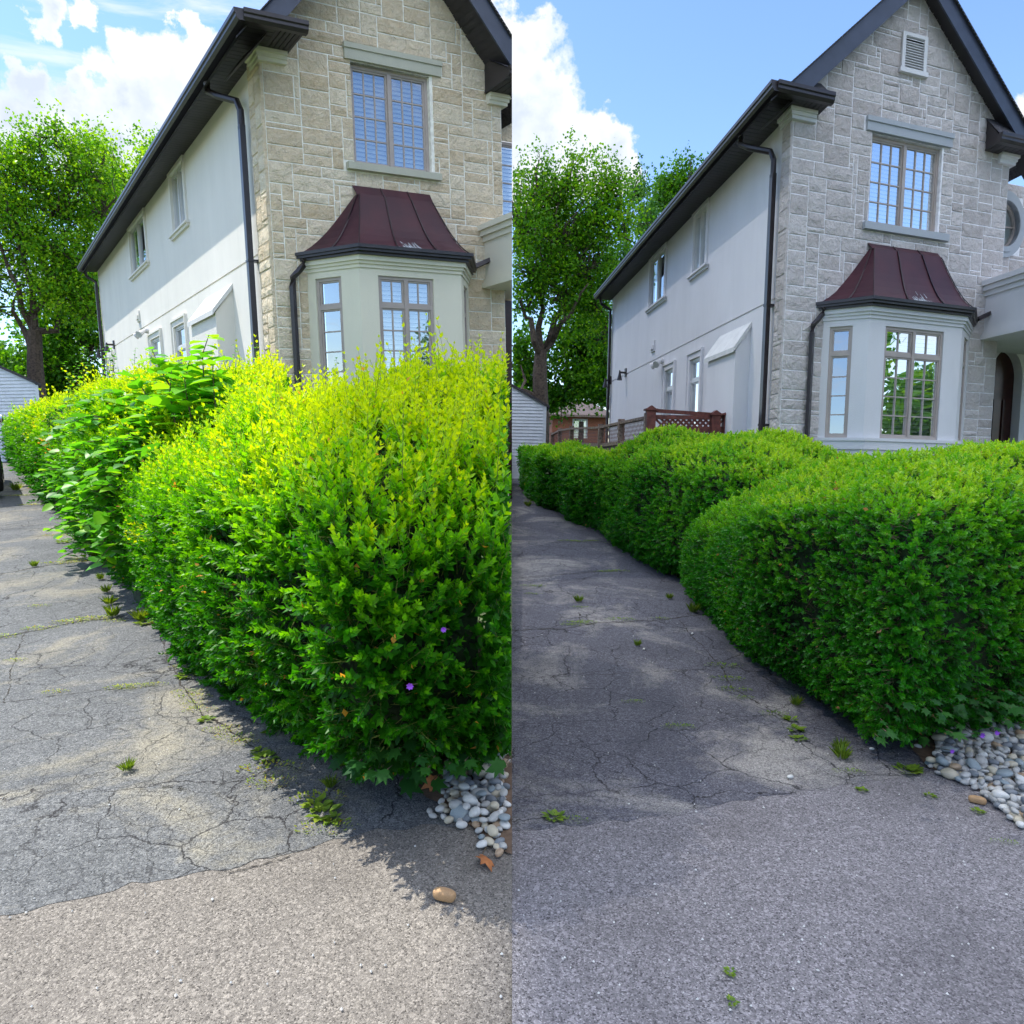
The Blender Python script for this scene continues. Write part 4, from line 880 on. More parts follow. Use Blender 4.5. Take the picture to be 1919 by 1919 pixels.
def shoots(P_, D_, L_, K, leaf, tone0, tone_tip, tone_rnd, spread=0.75):
    """leafy shoots: K opposite pairs along each; returns leaf arrays and stems"""
    n = len(P_); up = np.array([0, 0, 1.0]); x = unit(np.cross(D_, up + RNG.normal(0, .2, (n, 3)))); y = np.cross(D_, x)
    bend = unit(RNG.normal(0, 1, (n, 3)) + np.array([0, 0, .6])) * .25
    pos, yd, zd, ln, tn = [], [], [], [], []
    for k in range(K):
        t = (k + .6) / K
        c = P_ + (D_ * t + bend * t * t) * L_[:, None]; dk = unit(D_ + 2 * bend * t)
        ang = (k % 2) * math.pi / 2 + RNG.normal(0, .25, n)
        s = np.cos(ang)[:, None] * x + np.sin(ang)[:, None] * y
        for sg in (-1, 1):
            w = spread * (1 - .55 * t)
            pos.append(c); yd.append(unit(dk * (1 - w * .55) + sg * s * w + RNG.normal(0, .12, (n, 3)))); zd.append(dk + RNG.normal(0, .15, (n, 3)))
            ln.append(leaf * (1.0 - .45 * t ** 2) * RNG.uniform(.75, 1.2, n)); tn.append(tone0 + (tone_tip - tone0) * t + RNG.normal(0, tone_rnd, n))
    tip = P_ + (D_ + bend) * L_[:, None]
    return [np.concatenate(a) for a in (pos, yd, zd, ln, tn)], (P_ - D_ * .04, tip)
def stems_mesh(A, B, r):
    n = len(A); d = unit(B - A); x = unit(np.cross(d, np.array([.3, .2, .9]))); y = np.cross(d, x); V = []
    for (Q, s) in ((A, 1.0), (B, .35)):
        for k in range(3): V.append(Q + r * s * (math.cos(2.1 * k) * x + math.sin(2.1 * k) * y))
    V = np.stack(V, 1).reshape(-1, 3); f = np.array([(0, 1, 4, 3), (1, 2, 5, 4), (2, 0, 3, 5)]); Fc = (f[None] + (np.arange(n) * 6)[:, None, None]).reshape(-1, 4)
    return V, Fc
def hedge(p, cols, label, group, n_sh, n_in, leaf, wild, mat, name='hedge', lump=.05, core_in=.13, patches=None, tips=(.35, .72), base_tone=.30):
    G, nrm = hedge_surface(p, cols, lump=lump); c = G.reshape(-1, 3); cen = to_world(p, [[c[:, 0].mean(), c[:, 1].mean(), float(gz(p, c[:, 1].mean()))]])[0]
    root = thing(name, cen, label, 'hedge', group)
    K = 8 if wild > .5 else 6
    # outer shoots
    P_, nn, area = sample_grid(G, nrm, n_sh); P_ = P_ - nn * RNG.uniform(0.0, .10, (n_sh, 1))
    thin = np.array([hsum(q[0] * 1.9 + 3, q[1] * 1.9, q[2] * 2.3) for q in P_]); ok_ = (thin < .30) | (RNG.random(n_sh) < .35); P_, nn = P_[ok_], nn[ok_]; n_sh = len(P_)
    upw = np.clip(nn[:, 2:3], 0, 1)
    D_ = unit(nn * (1 - .45 * upw) + np.array([0, 0, 1.0]) * (.55 + .9 * upw) * wild + RNG.normal(0, .38, (n_sh, 3)))
    L_ = leaf * (2.1 if wild > .5 else 1.5) * RNG.uniform(.7, 1.3, n_sh) * (1 + wild * 1.1 * upw[:, 0] * (RNG.random(n_sh) ** 3) * 1.5)
    if wild > .5:
        big = RNG.random(n_sh) < .05; L_ = np.where(big, L_ * 1.8, L_ * RNG.uniform(.75, 1.15, n_sh))
    nz = np.array([hsum(q[0] * 1.3, q[1] * 1.3, q[2] * 1.5) for q in P_]) * .10
    zlow = np.clip((P_[:, 2] - gz(p, P_[:, 1])) / 1.5, 0, 1)         # tone carries painted shade: dark low, bright on tops, with young growth above
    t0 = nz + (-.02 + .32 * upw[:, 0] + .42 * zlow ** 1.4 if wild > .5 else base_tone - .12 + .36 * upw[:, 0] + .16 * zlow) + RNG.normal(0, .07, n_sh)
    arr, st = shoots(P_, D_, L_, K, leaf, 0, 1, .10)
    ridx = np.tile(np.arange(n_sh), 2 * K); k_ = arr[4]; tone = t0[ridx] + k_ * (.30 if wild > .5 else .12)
    if patches:
        Wp = to_world(p, P_); 
        for (cx, cy, r_) in patches:
            d0 = wray(cx, cy); v = unit(Wp - E3); dd = np.linalg.norm(v - d0, axis=1) * F
            tone = np.minimum(tone, .92); hit = (dd < r_ * RNG.uniform(.5, 1.15, n_sh)); tone = np.where(hit[ridx] & (RNG.random(len(tone)) < .55), 1.0, tone)
    arr[4] = tone if patches else np.minimum(tone, .92)
    # inner leaves
    Q, qn, _ = sample_grid(G, nrm, n_in); Q = Q - qn * (.03 + .16 * RNG.random((n_in, 1)))
    thin = np.array([hsum(q[0] * 1.9 + 3, q[1] * 1.9, q[2] * 2.3) for q in Q]); ok_ = (thin < .38) | (RNG.random(n_in) < .4); Q, qn = Q[ok_], qn[ok_]; n_in = len(Q)
    yd = unit(qn * .5 + RNG.normal(0, 1, (n_in, 3))); zd = unit(qn + RNG.normal(0, .6, (n_in, 3)))
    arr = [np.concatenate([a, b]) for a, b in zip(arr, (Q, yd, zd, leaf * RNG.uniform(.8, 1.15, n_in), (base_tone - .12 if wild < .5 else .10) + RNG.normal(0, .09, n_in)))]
    # the two ends of the section are closed with foliage too
    for e0, e1 in ((0, 2), (-1, -3)):
        cg = G[e0]; mid = cg.mean(0); out = unit((G[e0] - G[e1]).mean(0)); tri = np.cross(cg - mid, np.roll(cg, -1, 0) - mid); ar = np.linalg.norm(tri, axis=1) / 2; ne = int(ar.sum() * 2600 * (.042 / leaf) ** 2)
        ti = RNG.choice(len(cg), ne, p=ar / ar.sum()); u_, v_ = RNG.random((2, ne, 1)); fl = (u_ + v_) > 1; u_ = np.where(fl, 1 - u_, u_); v_ = np.where(fl, 1 - v_, v_)
        Q = mid + (cg[ti] - mid) * u_ + (np.roll(cg, -1, 0)[ti] - mid) * v_ + out * RNG.uniform(-.10, .02 if p == 'R' or abs(cols[-1][0] - 958) > 1 else -.012, (ne, 1)); zl2 = np.clip((Q[:, 2] - gz(p, Q[:, 1])) / 1.5, 0, 1)
        arr = [np.concatenate([a, b]) for a, b in zip(arr, (Q, unit(out * .4 + RNG.normal(0, 1, (ne, 3))), unit(out + RNG.normal(0, .5, (ne, 3))), leaf * RNG.uniform(.8, 1.2, ne), (.05 + .3 * zl2 if wild > .5 else base_tone + .1 * zl2) + RNG.normal(0, .09, ne)))]  # end leaves darken downward too, the same painted shade
    arr[4] = np.where(RNG.random(len(arr[4])) < .003, 1.0, arr[4])
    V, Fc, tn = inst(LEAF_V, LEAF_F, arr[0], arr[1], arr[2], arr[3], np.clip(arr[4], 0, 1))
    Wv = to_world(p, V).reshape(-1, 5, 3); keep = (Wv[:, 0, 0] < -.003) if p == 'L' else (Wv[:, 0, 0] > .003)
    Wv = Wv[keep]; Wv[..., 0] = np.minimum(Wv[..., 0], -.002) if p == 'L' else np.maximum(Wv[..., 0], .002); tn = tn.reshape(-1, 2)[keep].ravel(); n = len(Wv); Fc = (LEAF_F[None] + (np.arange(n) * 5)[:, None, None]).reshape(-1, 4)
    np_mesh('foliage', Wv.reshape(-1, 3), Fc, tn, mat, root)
    A, B = to_world(p, st[0]), to_world(p, st[1]); ok = side_ok(p, A) & side_ok(p, B); V, Fc = stems_mesh(A[ok], B[ok], .0017 * leaf / .035)
    TW = [(V, Fc)]
    nb = 420; Bq, bn, _ = sample_grid(G, nrm, nb); Bq = Bq - bn * .10; bd = unit(bn * .35 + RNG.normal(0, 1, (nb, 3)) * (.6, .6, .9)); A, B = to_world(p, Bq - bd * .11 * leaf / .04), to_world(p, Bq + bd * .11 * leaf / .04); ok = side_ok(p, A) & side_ok(p, B); V, Fc = stems_mesh(A[ok], B[ok], .004 * leaf / .04)
    TW.append((V, Fc))
    V = np.vstack([t[0] for t in TW]); Fc = np.vstack([TW[0][1], TW[1][1] + len(TW[0][0])]); np_mesh('twigs', V, Fc, np.full(len(Fc), .5), MAT['green_stem' if wild > .5 else 'twig'], root)
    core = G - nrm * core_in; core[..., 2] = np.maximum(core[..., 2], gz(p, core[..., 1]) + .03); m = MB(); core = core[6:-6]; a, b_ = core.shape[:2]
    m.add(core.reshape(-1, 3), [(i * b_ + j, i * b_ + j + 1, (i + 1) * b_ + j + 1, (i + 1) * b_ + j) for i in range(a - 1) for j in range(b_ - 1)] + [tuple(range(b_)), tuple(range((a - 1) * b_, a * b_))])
    m.build('shaded_core', MAT['core'], root, W(p), clip=p)  # core painted dark to stand for shade between the leaves
    # short bare stems at the foot
    m = MB()
    for k in range(int(a / 2.2)):
        i = RNG.integers(0, a); q = core[i, 2]; x, y = q[0] + RNG.normal(0, .05), q[1] + .12 + RNG.random() * .25; z = float(gz(p, y))
        if p == 'R' and x < .08: continue
        m.tube([(x, y, z - .02), (x + RNG.normal(0, .05), y + RNG.normal(0, .05), z + .25), (x + RNG.normal(0, .12), y + RNG.normal(0, .1), z + .6)], [.014, .011, .007], 5)
    m.build('stems', MAT['twig'], root, W(p), clip=p)
    return root, G, nrm
gL, gR = 'overgrown hedge sections along the sunlit driveway', 'clipped hedge sections along the shaded driveway'
#            px   bottom rim  ridge depth lift
hL1 = [(236, 1062, 985, 943.0, 0.55, 0.165), (262, 1090, 975, 921.7, 0.8, 0.232), (300, 1140, 965, 899.0, 1.1, 0.33), (350, 1195, 960, 879.1, 1.4, 0.36), (400, 1235, 958, 856.2, 1.7, 0.39), (450, 1275, 955, 817.5, 1.9, 0.42), (485, 1298, 955, 770.8, 2.1, 0.413), (520, 1325, 958, 751.4, 2.2, 0.405), (560, 1352, 965, 760.2, 2.2, 0.397), (600, 1385, 975, 772.0, 2.2, 0.388), (640, 1420, 990, 757.8, 2.2, 0.38), (700, 1445, 1010, 740.0, 2.1, 0.33), (760, 1455, 1020, 726.9, 2.1, 0.28), (820, 1440, 1020, 721.8, 2.1, 0.274), (880, 1420, 1010, 711.7, 2.1, 0.268), (930, 1415, 1000, 701.9, 2.0, 0.263), (958, 1415, 1000, 696.0, 2.0, 0.26)]
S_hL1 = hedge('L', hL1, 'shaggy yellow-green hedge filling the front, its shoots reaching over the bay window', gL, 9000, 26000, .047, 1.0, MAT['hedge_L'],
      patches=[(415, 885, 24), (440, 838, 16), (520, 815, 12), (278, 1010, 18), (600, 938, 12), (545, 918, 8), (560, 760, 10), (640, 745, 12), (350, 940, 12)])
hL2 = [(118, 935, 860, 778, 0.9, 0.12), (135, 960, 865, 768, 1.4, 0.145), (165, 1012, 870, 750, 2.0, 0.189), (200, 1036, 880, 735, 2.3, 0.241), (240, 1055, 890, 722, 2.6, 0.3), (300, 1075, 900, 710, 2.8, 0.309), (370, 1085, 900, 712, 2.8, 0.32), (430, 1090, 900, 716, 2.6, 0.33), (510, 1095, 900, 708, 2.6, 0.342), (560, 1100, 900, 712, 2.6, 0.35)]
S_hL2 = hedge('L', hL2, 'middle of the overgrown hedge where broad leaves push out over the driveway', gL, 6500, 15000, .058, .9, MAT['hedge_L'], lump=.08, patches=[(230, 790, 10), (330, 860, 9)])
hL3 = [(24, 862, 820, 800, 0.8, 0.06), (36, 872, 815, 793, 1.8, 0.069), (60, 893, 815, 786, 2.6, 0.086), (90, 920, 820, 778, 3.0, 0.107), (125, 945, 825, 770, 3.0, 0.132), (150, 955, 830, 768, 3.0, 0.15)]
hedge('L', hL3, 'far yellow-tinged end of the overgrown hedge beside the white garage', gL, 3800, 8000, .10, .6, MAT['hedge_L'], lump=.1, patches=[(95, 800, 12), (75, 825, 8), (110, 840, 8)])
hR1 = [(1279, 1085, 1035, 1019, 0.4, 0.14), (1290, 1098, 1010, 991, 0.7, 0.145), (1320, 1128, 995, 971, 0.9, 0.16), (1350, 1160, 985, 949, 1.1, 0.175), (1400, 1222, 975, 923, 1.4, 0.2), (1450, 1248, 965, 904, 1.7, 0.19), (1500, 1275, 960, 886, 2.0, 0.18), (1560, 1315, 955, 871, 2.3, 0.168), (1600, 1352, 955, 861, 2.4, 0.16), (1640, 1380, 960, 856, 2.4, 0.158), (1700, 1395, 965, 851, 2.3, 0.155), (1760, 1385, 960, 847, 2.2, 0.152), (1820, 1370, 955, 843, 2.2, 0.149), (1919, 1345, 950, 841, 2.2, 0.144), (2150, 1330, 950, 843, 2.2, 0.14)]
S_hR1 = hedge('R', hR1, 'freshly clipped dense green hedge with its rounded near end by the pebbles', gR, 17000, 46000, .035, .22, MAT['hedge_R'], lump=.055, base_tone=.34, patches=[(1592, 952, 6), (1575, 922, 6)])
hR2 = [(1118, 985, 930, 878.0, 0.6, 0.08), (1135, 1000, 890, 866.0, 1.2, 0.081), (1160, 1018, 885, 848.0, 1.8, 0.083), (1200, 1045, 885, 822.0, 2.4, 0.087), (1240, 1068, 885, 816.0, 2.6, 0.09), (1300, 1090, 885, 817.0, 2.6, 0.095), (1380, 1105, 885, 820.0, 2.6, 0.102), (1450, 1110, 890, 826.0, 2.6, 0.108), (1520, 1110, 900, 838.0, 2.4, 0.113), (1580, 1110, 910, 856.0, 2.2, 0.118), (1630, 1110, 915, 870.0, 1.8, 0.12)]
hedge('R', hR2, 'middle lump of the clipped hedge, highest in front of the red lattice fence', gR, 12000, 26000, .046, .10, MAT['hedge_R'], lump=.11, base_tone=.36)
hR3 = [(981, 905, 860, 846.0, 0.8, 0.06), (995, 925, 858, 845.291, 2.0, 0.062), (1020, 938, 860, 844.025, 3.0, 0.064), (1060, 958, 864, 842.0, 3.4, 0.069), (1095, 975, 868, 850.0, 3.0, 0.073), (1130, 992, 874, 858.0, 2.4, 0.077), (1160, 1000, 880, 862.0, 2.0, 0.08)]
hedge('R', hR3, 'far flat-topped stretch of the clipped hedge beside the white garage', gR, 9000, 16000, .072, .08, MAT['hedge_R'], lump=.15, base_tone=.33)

# ------------------------------------------------------------------ broad-leaved shoots
def leafy(p, stems, label, cat, mat, leaf, per, name, group=None, tone=(.3, .9), droop=.25, at=None):
    """stems: list of point lists (plot coordinates); leaves alternate along each"""
    c = np.array([s[0] for s in stems]).mean(0); root = thing(name, to_world(p, [c])[0], label, cat, group); m = MB(); pos, yd, zd, ln, tn = [], [], [], [], []
    for s in stems:
        s = np.array(s, float); m.tube(s, np.linspace(.006, .002, len(s)) * (leaf / .11) ** .5, 5)
        tt = np.concatenate([[0], np.cumsum(np.linalg.norm(np.diff(s, axis=0), axis=1))])
        for k in range(per):
            t = (.18 + .82 * k / max(per - 1, 1)); q = np.array([np.interp(t * tt[-1], tt, s[:, i]) for i in range(3)]); a = k * 2.4 + RNG.normal(0, .3) + s[0][0] * 7
            o = np.array([math.cos(a), math.sin(a), RNG.uniform(-droop, .45)]); pos.append(q); yd.append(o); zd.append(np.array([-o[0] * .3, -o[1] * .3, 1]) + RNG.normal(0, .25, 3)); ln.append(leaf * RNG.uniform(.65, 1.15) * (1 - .35 * t)); tn.append(RNG.uniform(*tone))
    V, Fc, t_ = inst(BIG_V, BIG_F, np.array(pos), np.array(yd), np.array(zd), np.array(ln), np.array(tn))
    Wv = to_world(p, V).reshape(-1, 11, 3); keep = ((Wv[..., 0] < -.003) if p == 'L' else (Wv[..., 0] > .003)).all(1); n = int(keep.sum())
    Fc = (BIG_F[None] + (np.arange(n) * 11)[:, None, None]).reshape(-1, 4)
    np_mesh('leaves', Wv[keep].reshape(-1, 3), Fc, t_.reshape(-1, 6)[keep].ravel(), mat, root); m.build('stems', MAT['twig'], root, W(p), clip=p); return root
def px_stem(p, pts, Y): return [depth_at(p, x, y, Y + dy) for (x, y, *r) in pts for dy in [r[0] if r else 0]]
st = []
for pts, Y in (([(385, 780), (383, 720), (380, 665), (392, 628)], 6.9), ([(330, 790), (322, 730), (300, 690), (285, 655)], 7.2), ([(345, 800), (345, 730), (352, 690), (360, 665)], 7.1), ([(300, 800), (280, 750), (262, 720), (245, 700)], 7.5),
               ([(400, 790), (405, 740), (415, 700)], 6.9), ([(360, 790), (345, 745), (325, 700), (330, 680)], 7.3), ([(270, 800), (250, 760), (225, 738), (205, 735)], 7.8), ([(310, 820), (300, 780), (290, 745)], 6.9), ([(240, 830), (225, 790), (210, 770)], 7.8),
               ([(420, 800), (395, 760), (372, 720)], 6.8), ([(260, 830), (262, 790), (255, 765)], 7.3), ([(410, 860), (408, 800), (402, 740), (398, 670)], 6.6), ([(350, 860), (330, 800), (318, 740), (322, 695)], 6.8), ([(380, 860), (362, 800), (350, 740), (345, 700)], 6.7), ([(300, 860), (290, 810), (270, 770)], 7.0), ([(430, 850), (425, 800), (405, 765)], 6.6)):
    st.append(px_stem('L', pts, Y - .55))
leafy('L', st, 'young broad-leaved sapling rising above the overgrown hedge in front of the stucco wall', 'sapling', MAT['big_leaf'], .25, 20, 'broad_leaf_sapling')
st = []
def to_px(p, q):
    w = to_world(p, q) - E3; dep = w[..., 1] * cP - w[..., 2] * sP; return 960 + F * w[..., 0] / dep, 960 - F * (w[..., 2] * cP + w[..., 1] * sP) / dep
def surf_pick(S, p, x, y):          # nearest point of a hedge's visible skin
    G, nr = S[1], S[2]; gx, gy = to_px(p, G); d = (gx - x) ** 2 + (gy - y) ** 2; d[:, 45:] = 1e9; i = np.unravel_index(np.argmin(d), d.shape); return G[i], nr[i]
for k in range(92):
    x0 = RNG.uniform(120, 330); y0 = RNG.uniform(740, 1025)
    if x0 > 245 and y0 > 860: continue
    q, nq = surf_pick(S_hL2, 'L', x0, y0)
    if abs(to_px('L', q)[0] - x0) > 25: continue
    o = nq * np.array([1, 1, .5]) + RNG.normal(0, .25, 3); st.append([q - nq * .08, q + o * .05, q + o * .15 - (0, 0, .03), q + o * .24 - (0, 0, .10)])
leafy('L', st, 'drooping broad leaves growing out of the hedge side low over the driveway', 'shrub', MAT['big_leaf'], .20, 9, 'broad_leaf_shrub', tone=(.05, .85), droop=.5)
# tall thin seeding weeds behind the far part of the left hedge
st = []
for k in range(26):
    x0 = RNG.choice([155, 180, 200, 215, 435, 465, 272, 498]) + RNG.normal(0, 9); top = 660 + RNG.uniform(-15, 30); Y = 9.5
    st.append(px_stem('L', [(x0, 760), (x0 + RNG.normal(0, 5), 715), (x0 + RNG.normal(0, 9), top)], Y))
leafy('L', st, 'tall thin weed stalks standing behind the overgrown hedge against the stucco wall', 'weeds', MAT['big_leaf'], .075, 16, 'weed_stalks', tone=(.2, .8))

# maple-like and ivy leaves at the foot of the near hedges
def maple_template():
    ang = [90, 62, 45, 20, -5, -30, -62]; rad = [1.0, .50, .86, .42, .66, .34, .45]
    pts = [(math.cos(math.radians(a)) * r, math.sin(math.radians(a)) * r + .45) for a, r in zip(ang, rad)]
    left = [(-x, y) for x, y in pts[1:]][::-1]; ring = [(0, 0)] + pts[::-1] + left[::-1]
    ring = [(0.0, 0.0)] + [(x, y) for x, y in pts[::-1]] + [(-x, y) for x, y in pts[1:]]
    V = [(0, .42, .03)] + [(x * .62, y * .62, -.10 * (x * x + (y - .5) ** 2)) for x, y in ring]; n = len(ring)
    V = [V[0]] + V[1:]; Fc = [(0, 1 + i, 1 + (i + 1) % n) for i in range(n)]; return np.array(V, float), np.array(Fc)
MV, MF = maple_template()
def maple(p, items, label, cat, mat, name, tone=(.1, .9), group=None, z=.0, stemz=True):
    pos, yd, zd, ln, tn = [], [], [], [], []; m = MB()
    for (x, y, s, hh) in items:
        g = ground_at(p, x, y); d = ray(p, x, y); q = g - d * (hh / -d[2]) if hh else g
        q = q + np.array([0, 0, .012]); a = RNG.uniform(0, 6.28); o = np.array([math.cos(a) * .8, -abs(math.sin(a)), RNG.uniform(-.5, .1) if hh else 0.05]); pos.append(q); yd.append(o)
        zd.append(np.array([0, -.55 if hh else 0, 1.0]) + RNG.normal(0, .22, 3)); ln.append(s); tn.append(RNG.uniform(*tone)); 
        if hh: m.tube([g + (0.03, .12, 0), q], .002, 4)
    root = thing(name, to_world(p, [np.mean(pos, 0) * (1, 1, 0)])[0], label, cat, group)
    V, Fc, t_ = inst(MV, MF, np.array(pos), np.array(yd), np.array(zd), np.array(ln), np.array(tn)); k = len(MV); f = len(MF)
    Wv = to_world(p, V).reshape(-1, k, 3); keep = ((Wv[..., 0] < -.003) if p == 'L' else (Wv[..., 0] > .003)).all(1); n = int(keep.sum())
    np_mesh('leaves', Wv[keep].reshape(-1, 3), (MF[None] + (np.arange(n) * k)[:, None, None]).reshape(-1, 3), t_.reshape(-1, f)[keep].ravel(), mat, root)
    if m.n: m.build('stalks', MAT['twig'], root, W(p), clip=p)
    return root
it = [(750, 1470, .13, .12), (585, 1388, .10, .20), (612, 1372, .09, .25), (640, 1430, .08, .16), (670, 1440, .09, .2), (700, 1428, .10, .22), (655, 1405, .08, .2), (690, 1455, .07, .12), (720, 1440, .1, .25), (808, 1472, .09, .12), (795, 1460, .08, .14), (775, 1445, .1, .25)]
for k in range(75): x = RNG.uniform(640, 958); it.append((x, 1428 - max(0, x - 740) * .05 + RNG.uniform(-60, 25), RNG.uniform(.055, .10), RNG.uniform(.14, .40)))
maple('L', it, 'dark maple seedlings and ivy spreading at the foot of the overgrown hedge', 'ground plants', MAT['dark_leaf'], 'maple_seedlings')
it = []
for k in range(75): x = RNG.uniform(1640, 1930); it.append((x, 1372 - max(0, x - 1760) * .10 + RNG.uniform(-60, 16), RNG.uniform(.045, .08), RNG.uniform(.10, .45)))
for k in range(22): x = RNG.uniform(1800, 1930); it.append((x, 1330 + RNG.uniform(-60, 10), RNG.uniform(.07, .11), RNG.uniform(.2, .6)))
maple('R', it, 'dark maple seedlings and ivy under the near end of the clipped hedge', 'ground plants', MAT['dark_leaf'], 'maple_seedlings')

# ------------------------------------------------------------------ trees
def tree(p, Y, trunk, limbs, blobs, n, leaf, mat, label, group=None, r0=.32, tonec=(.2, .9), name='tree', clump=45, clr=.36):
    t0 = depth_at(p, *trunk[0], Y); base = np.array([t0[0], Y, float(gz(p, Y))]); root = thing(name, to_world(p, [base])[0], label, 'tree', group)
    s = Y / F; m = MB(); tp = [base - (0, 0, .1)] + [depth_at(p, x, y, Y) for x, y in trunk[0:]]
    m.tube(tp, np.linspace(r0 * 1.25, r0 * .8, len(tp)), 10)
    for l in limbs:
        q = [depth_at(p, x, y, Y) for x, y in l]; off = RNG.normal(0, 1.0, 1)[0]
        q = [a + np.array([0, off * i / len(q) * 1.5, 0]) for i, a in enumerate(q)]; q2 = []
        for a_, b_ in zip(q[:-1], q[1:]): q2 += [a_, a_ * .5 + b_ * .5 + RNG.normal(0, .22, 3)]
        m.tube(q2, np.linspace(r0 * .5, r0 * .07, len(q2)), 7)
    tot = sum(b[2] * b[3] for b in blobs); pos, tn = [], []
    for (cx, cy, rx, ry, *ex) in blobs:
        cy += 12 if cy < 330 else 0
        dens = ex[0] if ex else 1.0; c = depth_at(p, cx, cy, Y); rr = np.array([rx * s, (rx + ry) * .5 * s, ry * s]); nc = max(3, int(n * dens * rx * ry / tot / clump))
        u = unit(RNG.normal(0, 1, (nc, 3))); ph = RNG.uniform(0, 6, 3); lob = 1 + .26 * np.sin(3.3 * u[:, 0] + ph[0]) * np.sin(3.9 * u[:, 2] + ph[1]) + .16 * np.sin(7 * u[:, 0] + 5 * u[:, 1] + ph[2])
        cc = c + u * rr * (RNG.random((nc, 1)) ** .40) * lob[:, None] * 1.06 * np.exp(RNG.normal(0, .09, (nc, 1)))
        cc = cc[np.array([hsum(q[0] * .42, q[1] * .42, q[2] * .45) > -.09 for q in cc])] if nc > 5 else cc
        for q in cc:
            k = clump; g = RNG.normal(0, 1, (k, 3)) * clr * np.array([1.2, 1.2, .6]) * RNG.uniform(.5, 1.3); sp = RNG.random(k) < (.28 if q[2] > c[2] else .05); ax_ = unit(RNG.normal(0, .45, 3) + (0, 0, 1)); g[sp] = g[sp] * .22 + ax_ * (RNG.random((int(sp.sum()), 1)) * 1.1); pos.append(q + g); tn.append(np.full(k, RNG.uniform(*tonec)) + RNG.normal(0, .12, k))
        for q in cc[::2]:      # fine branches
            a = c + (q - c) * .1 - np.array([0, 0, ry * s * .35]); m.tube([a, a * .6 + q * .4 + RNG.normal(0, .2, 3), a * .25 + q * .75 + RNG.normal(0, .15, 3), q + (q - a) * .12], [.055, .035, .02, .008], 4)
    pos = np.concatenate(pos); tn = np.clip(np.concatenate(tn), 0, 1); k = len(pos)
    V, Fc, t_ = inst(LEAF_V * np.array([1.5, 1, 1]), LEAF_F, pos, unit(RNG.normal(0, 1, (k, 3)) + (0, 0, -.4)), RNG.normal(0, 1, (k, 3)) + (0, 0, .8), leaf * RNG.uniform(.7, 1.25, k), tn)
    Wv = to_world(p, V).reshape(-1, 5, 3); keep = ((Wv[..., 0] < -.003) if p == 'L' else (Wv[..., 0] > .003)).all(1); n_ = int(keep.sum())
    np_mesh('crown', Wv[keep].reshape(-1, 3), (LEAF_F[None] + (np.arange(n_) * 5)[:, None, None]).reshape(-1, 4), t_.reshape(-1, 2)[keep].ravel(), mat, root)
    m.build('trunk', MAT['bark'], root, W(p), clip=p); return root
gT, gT2 = 'trees behind the sunlit house', 'trees behind the shaded house'
tree('L', 30, [(70, 745), (66, 680), (66, 620)], [[(66, 640), (50, 580), (40, 520), (20, 440), (0, 380)], [(68, 630), (85, 570), (105, 500), (120, 400), (140, 310)], [(66, 620), (66, 540), (60, 420), (55, 320)], [(60, 655), (30, 610), (0, 560), (-40, 520)], [(68, 620), (100, 560), (130, 520), (160, 480)]],
     [(60, 300, 75, 62, .8), (15, 360, 75, 80), (110, 370, 80, 80), (60, 440, 115, 70), (150, 310, 45, 60, .7), (140, 470, 60, 70), (-30, 480, 60, 90), (95, 530, 90, 50), (-10, 560, 30, 40, .6), (120, 262, 46, 34, .7), (30, 265, 34, 30, .7), (185, 300, 45, 55, .7), (190, 380, 40, 60, .7), (75, 250, 40, 24, .5), (140, 545, 60, 60), (180, 560, 36, 60)], 66000, .125, MAT['tree_leaf'],
     'big leafy tree with forked trunk behind the white garage, left of the sunlit house', gT, clr=.34)
tree('L', 40, [(215, 640)], [[(215, 640), (212, 500), (215, 400), (218, 300)]], [(215, 300, 32, 60, .9), (250, 330, 36, 60, .9), (225, 380, 40, 70, .9), (245, 430, 34, 60, .7), (215, 450, 40, 70), (190, 400, 25, 60, .6), (190, 520, 35, 70)], 26000, .16, MAT['tree_leaf'], 'slender pale wispy tree between the big tree and the sunlit house eave', gT, r0=.15, tonec=(.45, 1.0), clr=.32)
tree('L', 44, [(300, 640)], [], [(300, 262, 22, 26), (285, 320, 30, 50), (260, 380, 30, 60), (320, 300, 40, 40)], 9000, .18, MAT['tree_leaf'], 'bright green treetop just above the gutter of the sunlit house', gT, r0=.15, tonec=(.3, .9))
tree('L', 36, [(130, 760)], [], [(130, 600, 60, 70), (90, 730, 50, 26), (140, 735, 40, 24), (165, 640, 40, 70), (105, 680, 60, 55), (160, 700, 40, 40), (50, 700, 40, 40, .6)], 30000, .19, MAT['tree_leaf'], 'low green tree filling the gap under the forked tree beside the sunlit house', gT, r0=.16, tonec=(.05, .6))
tree('L', 50, [(0, 720)], [], [(-10, 680, 30, 28), (30, 690, 34, 22), (10, 640, 24, 18, .4)], 6000, .22, MAT['tree_dark'], 'small distant dark tree above the white garage roof at the left edge', gT, r0=.2)
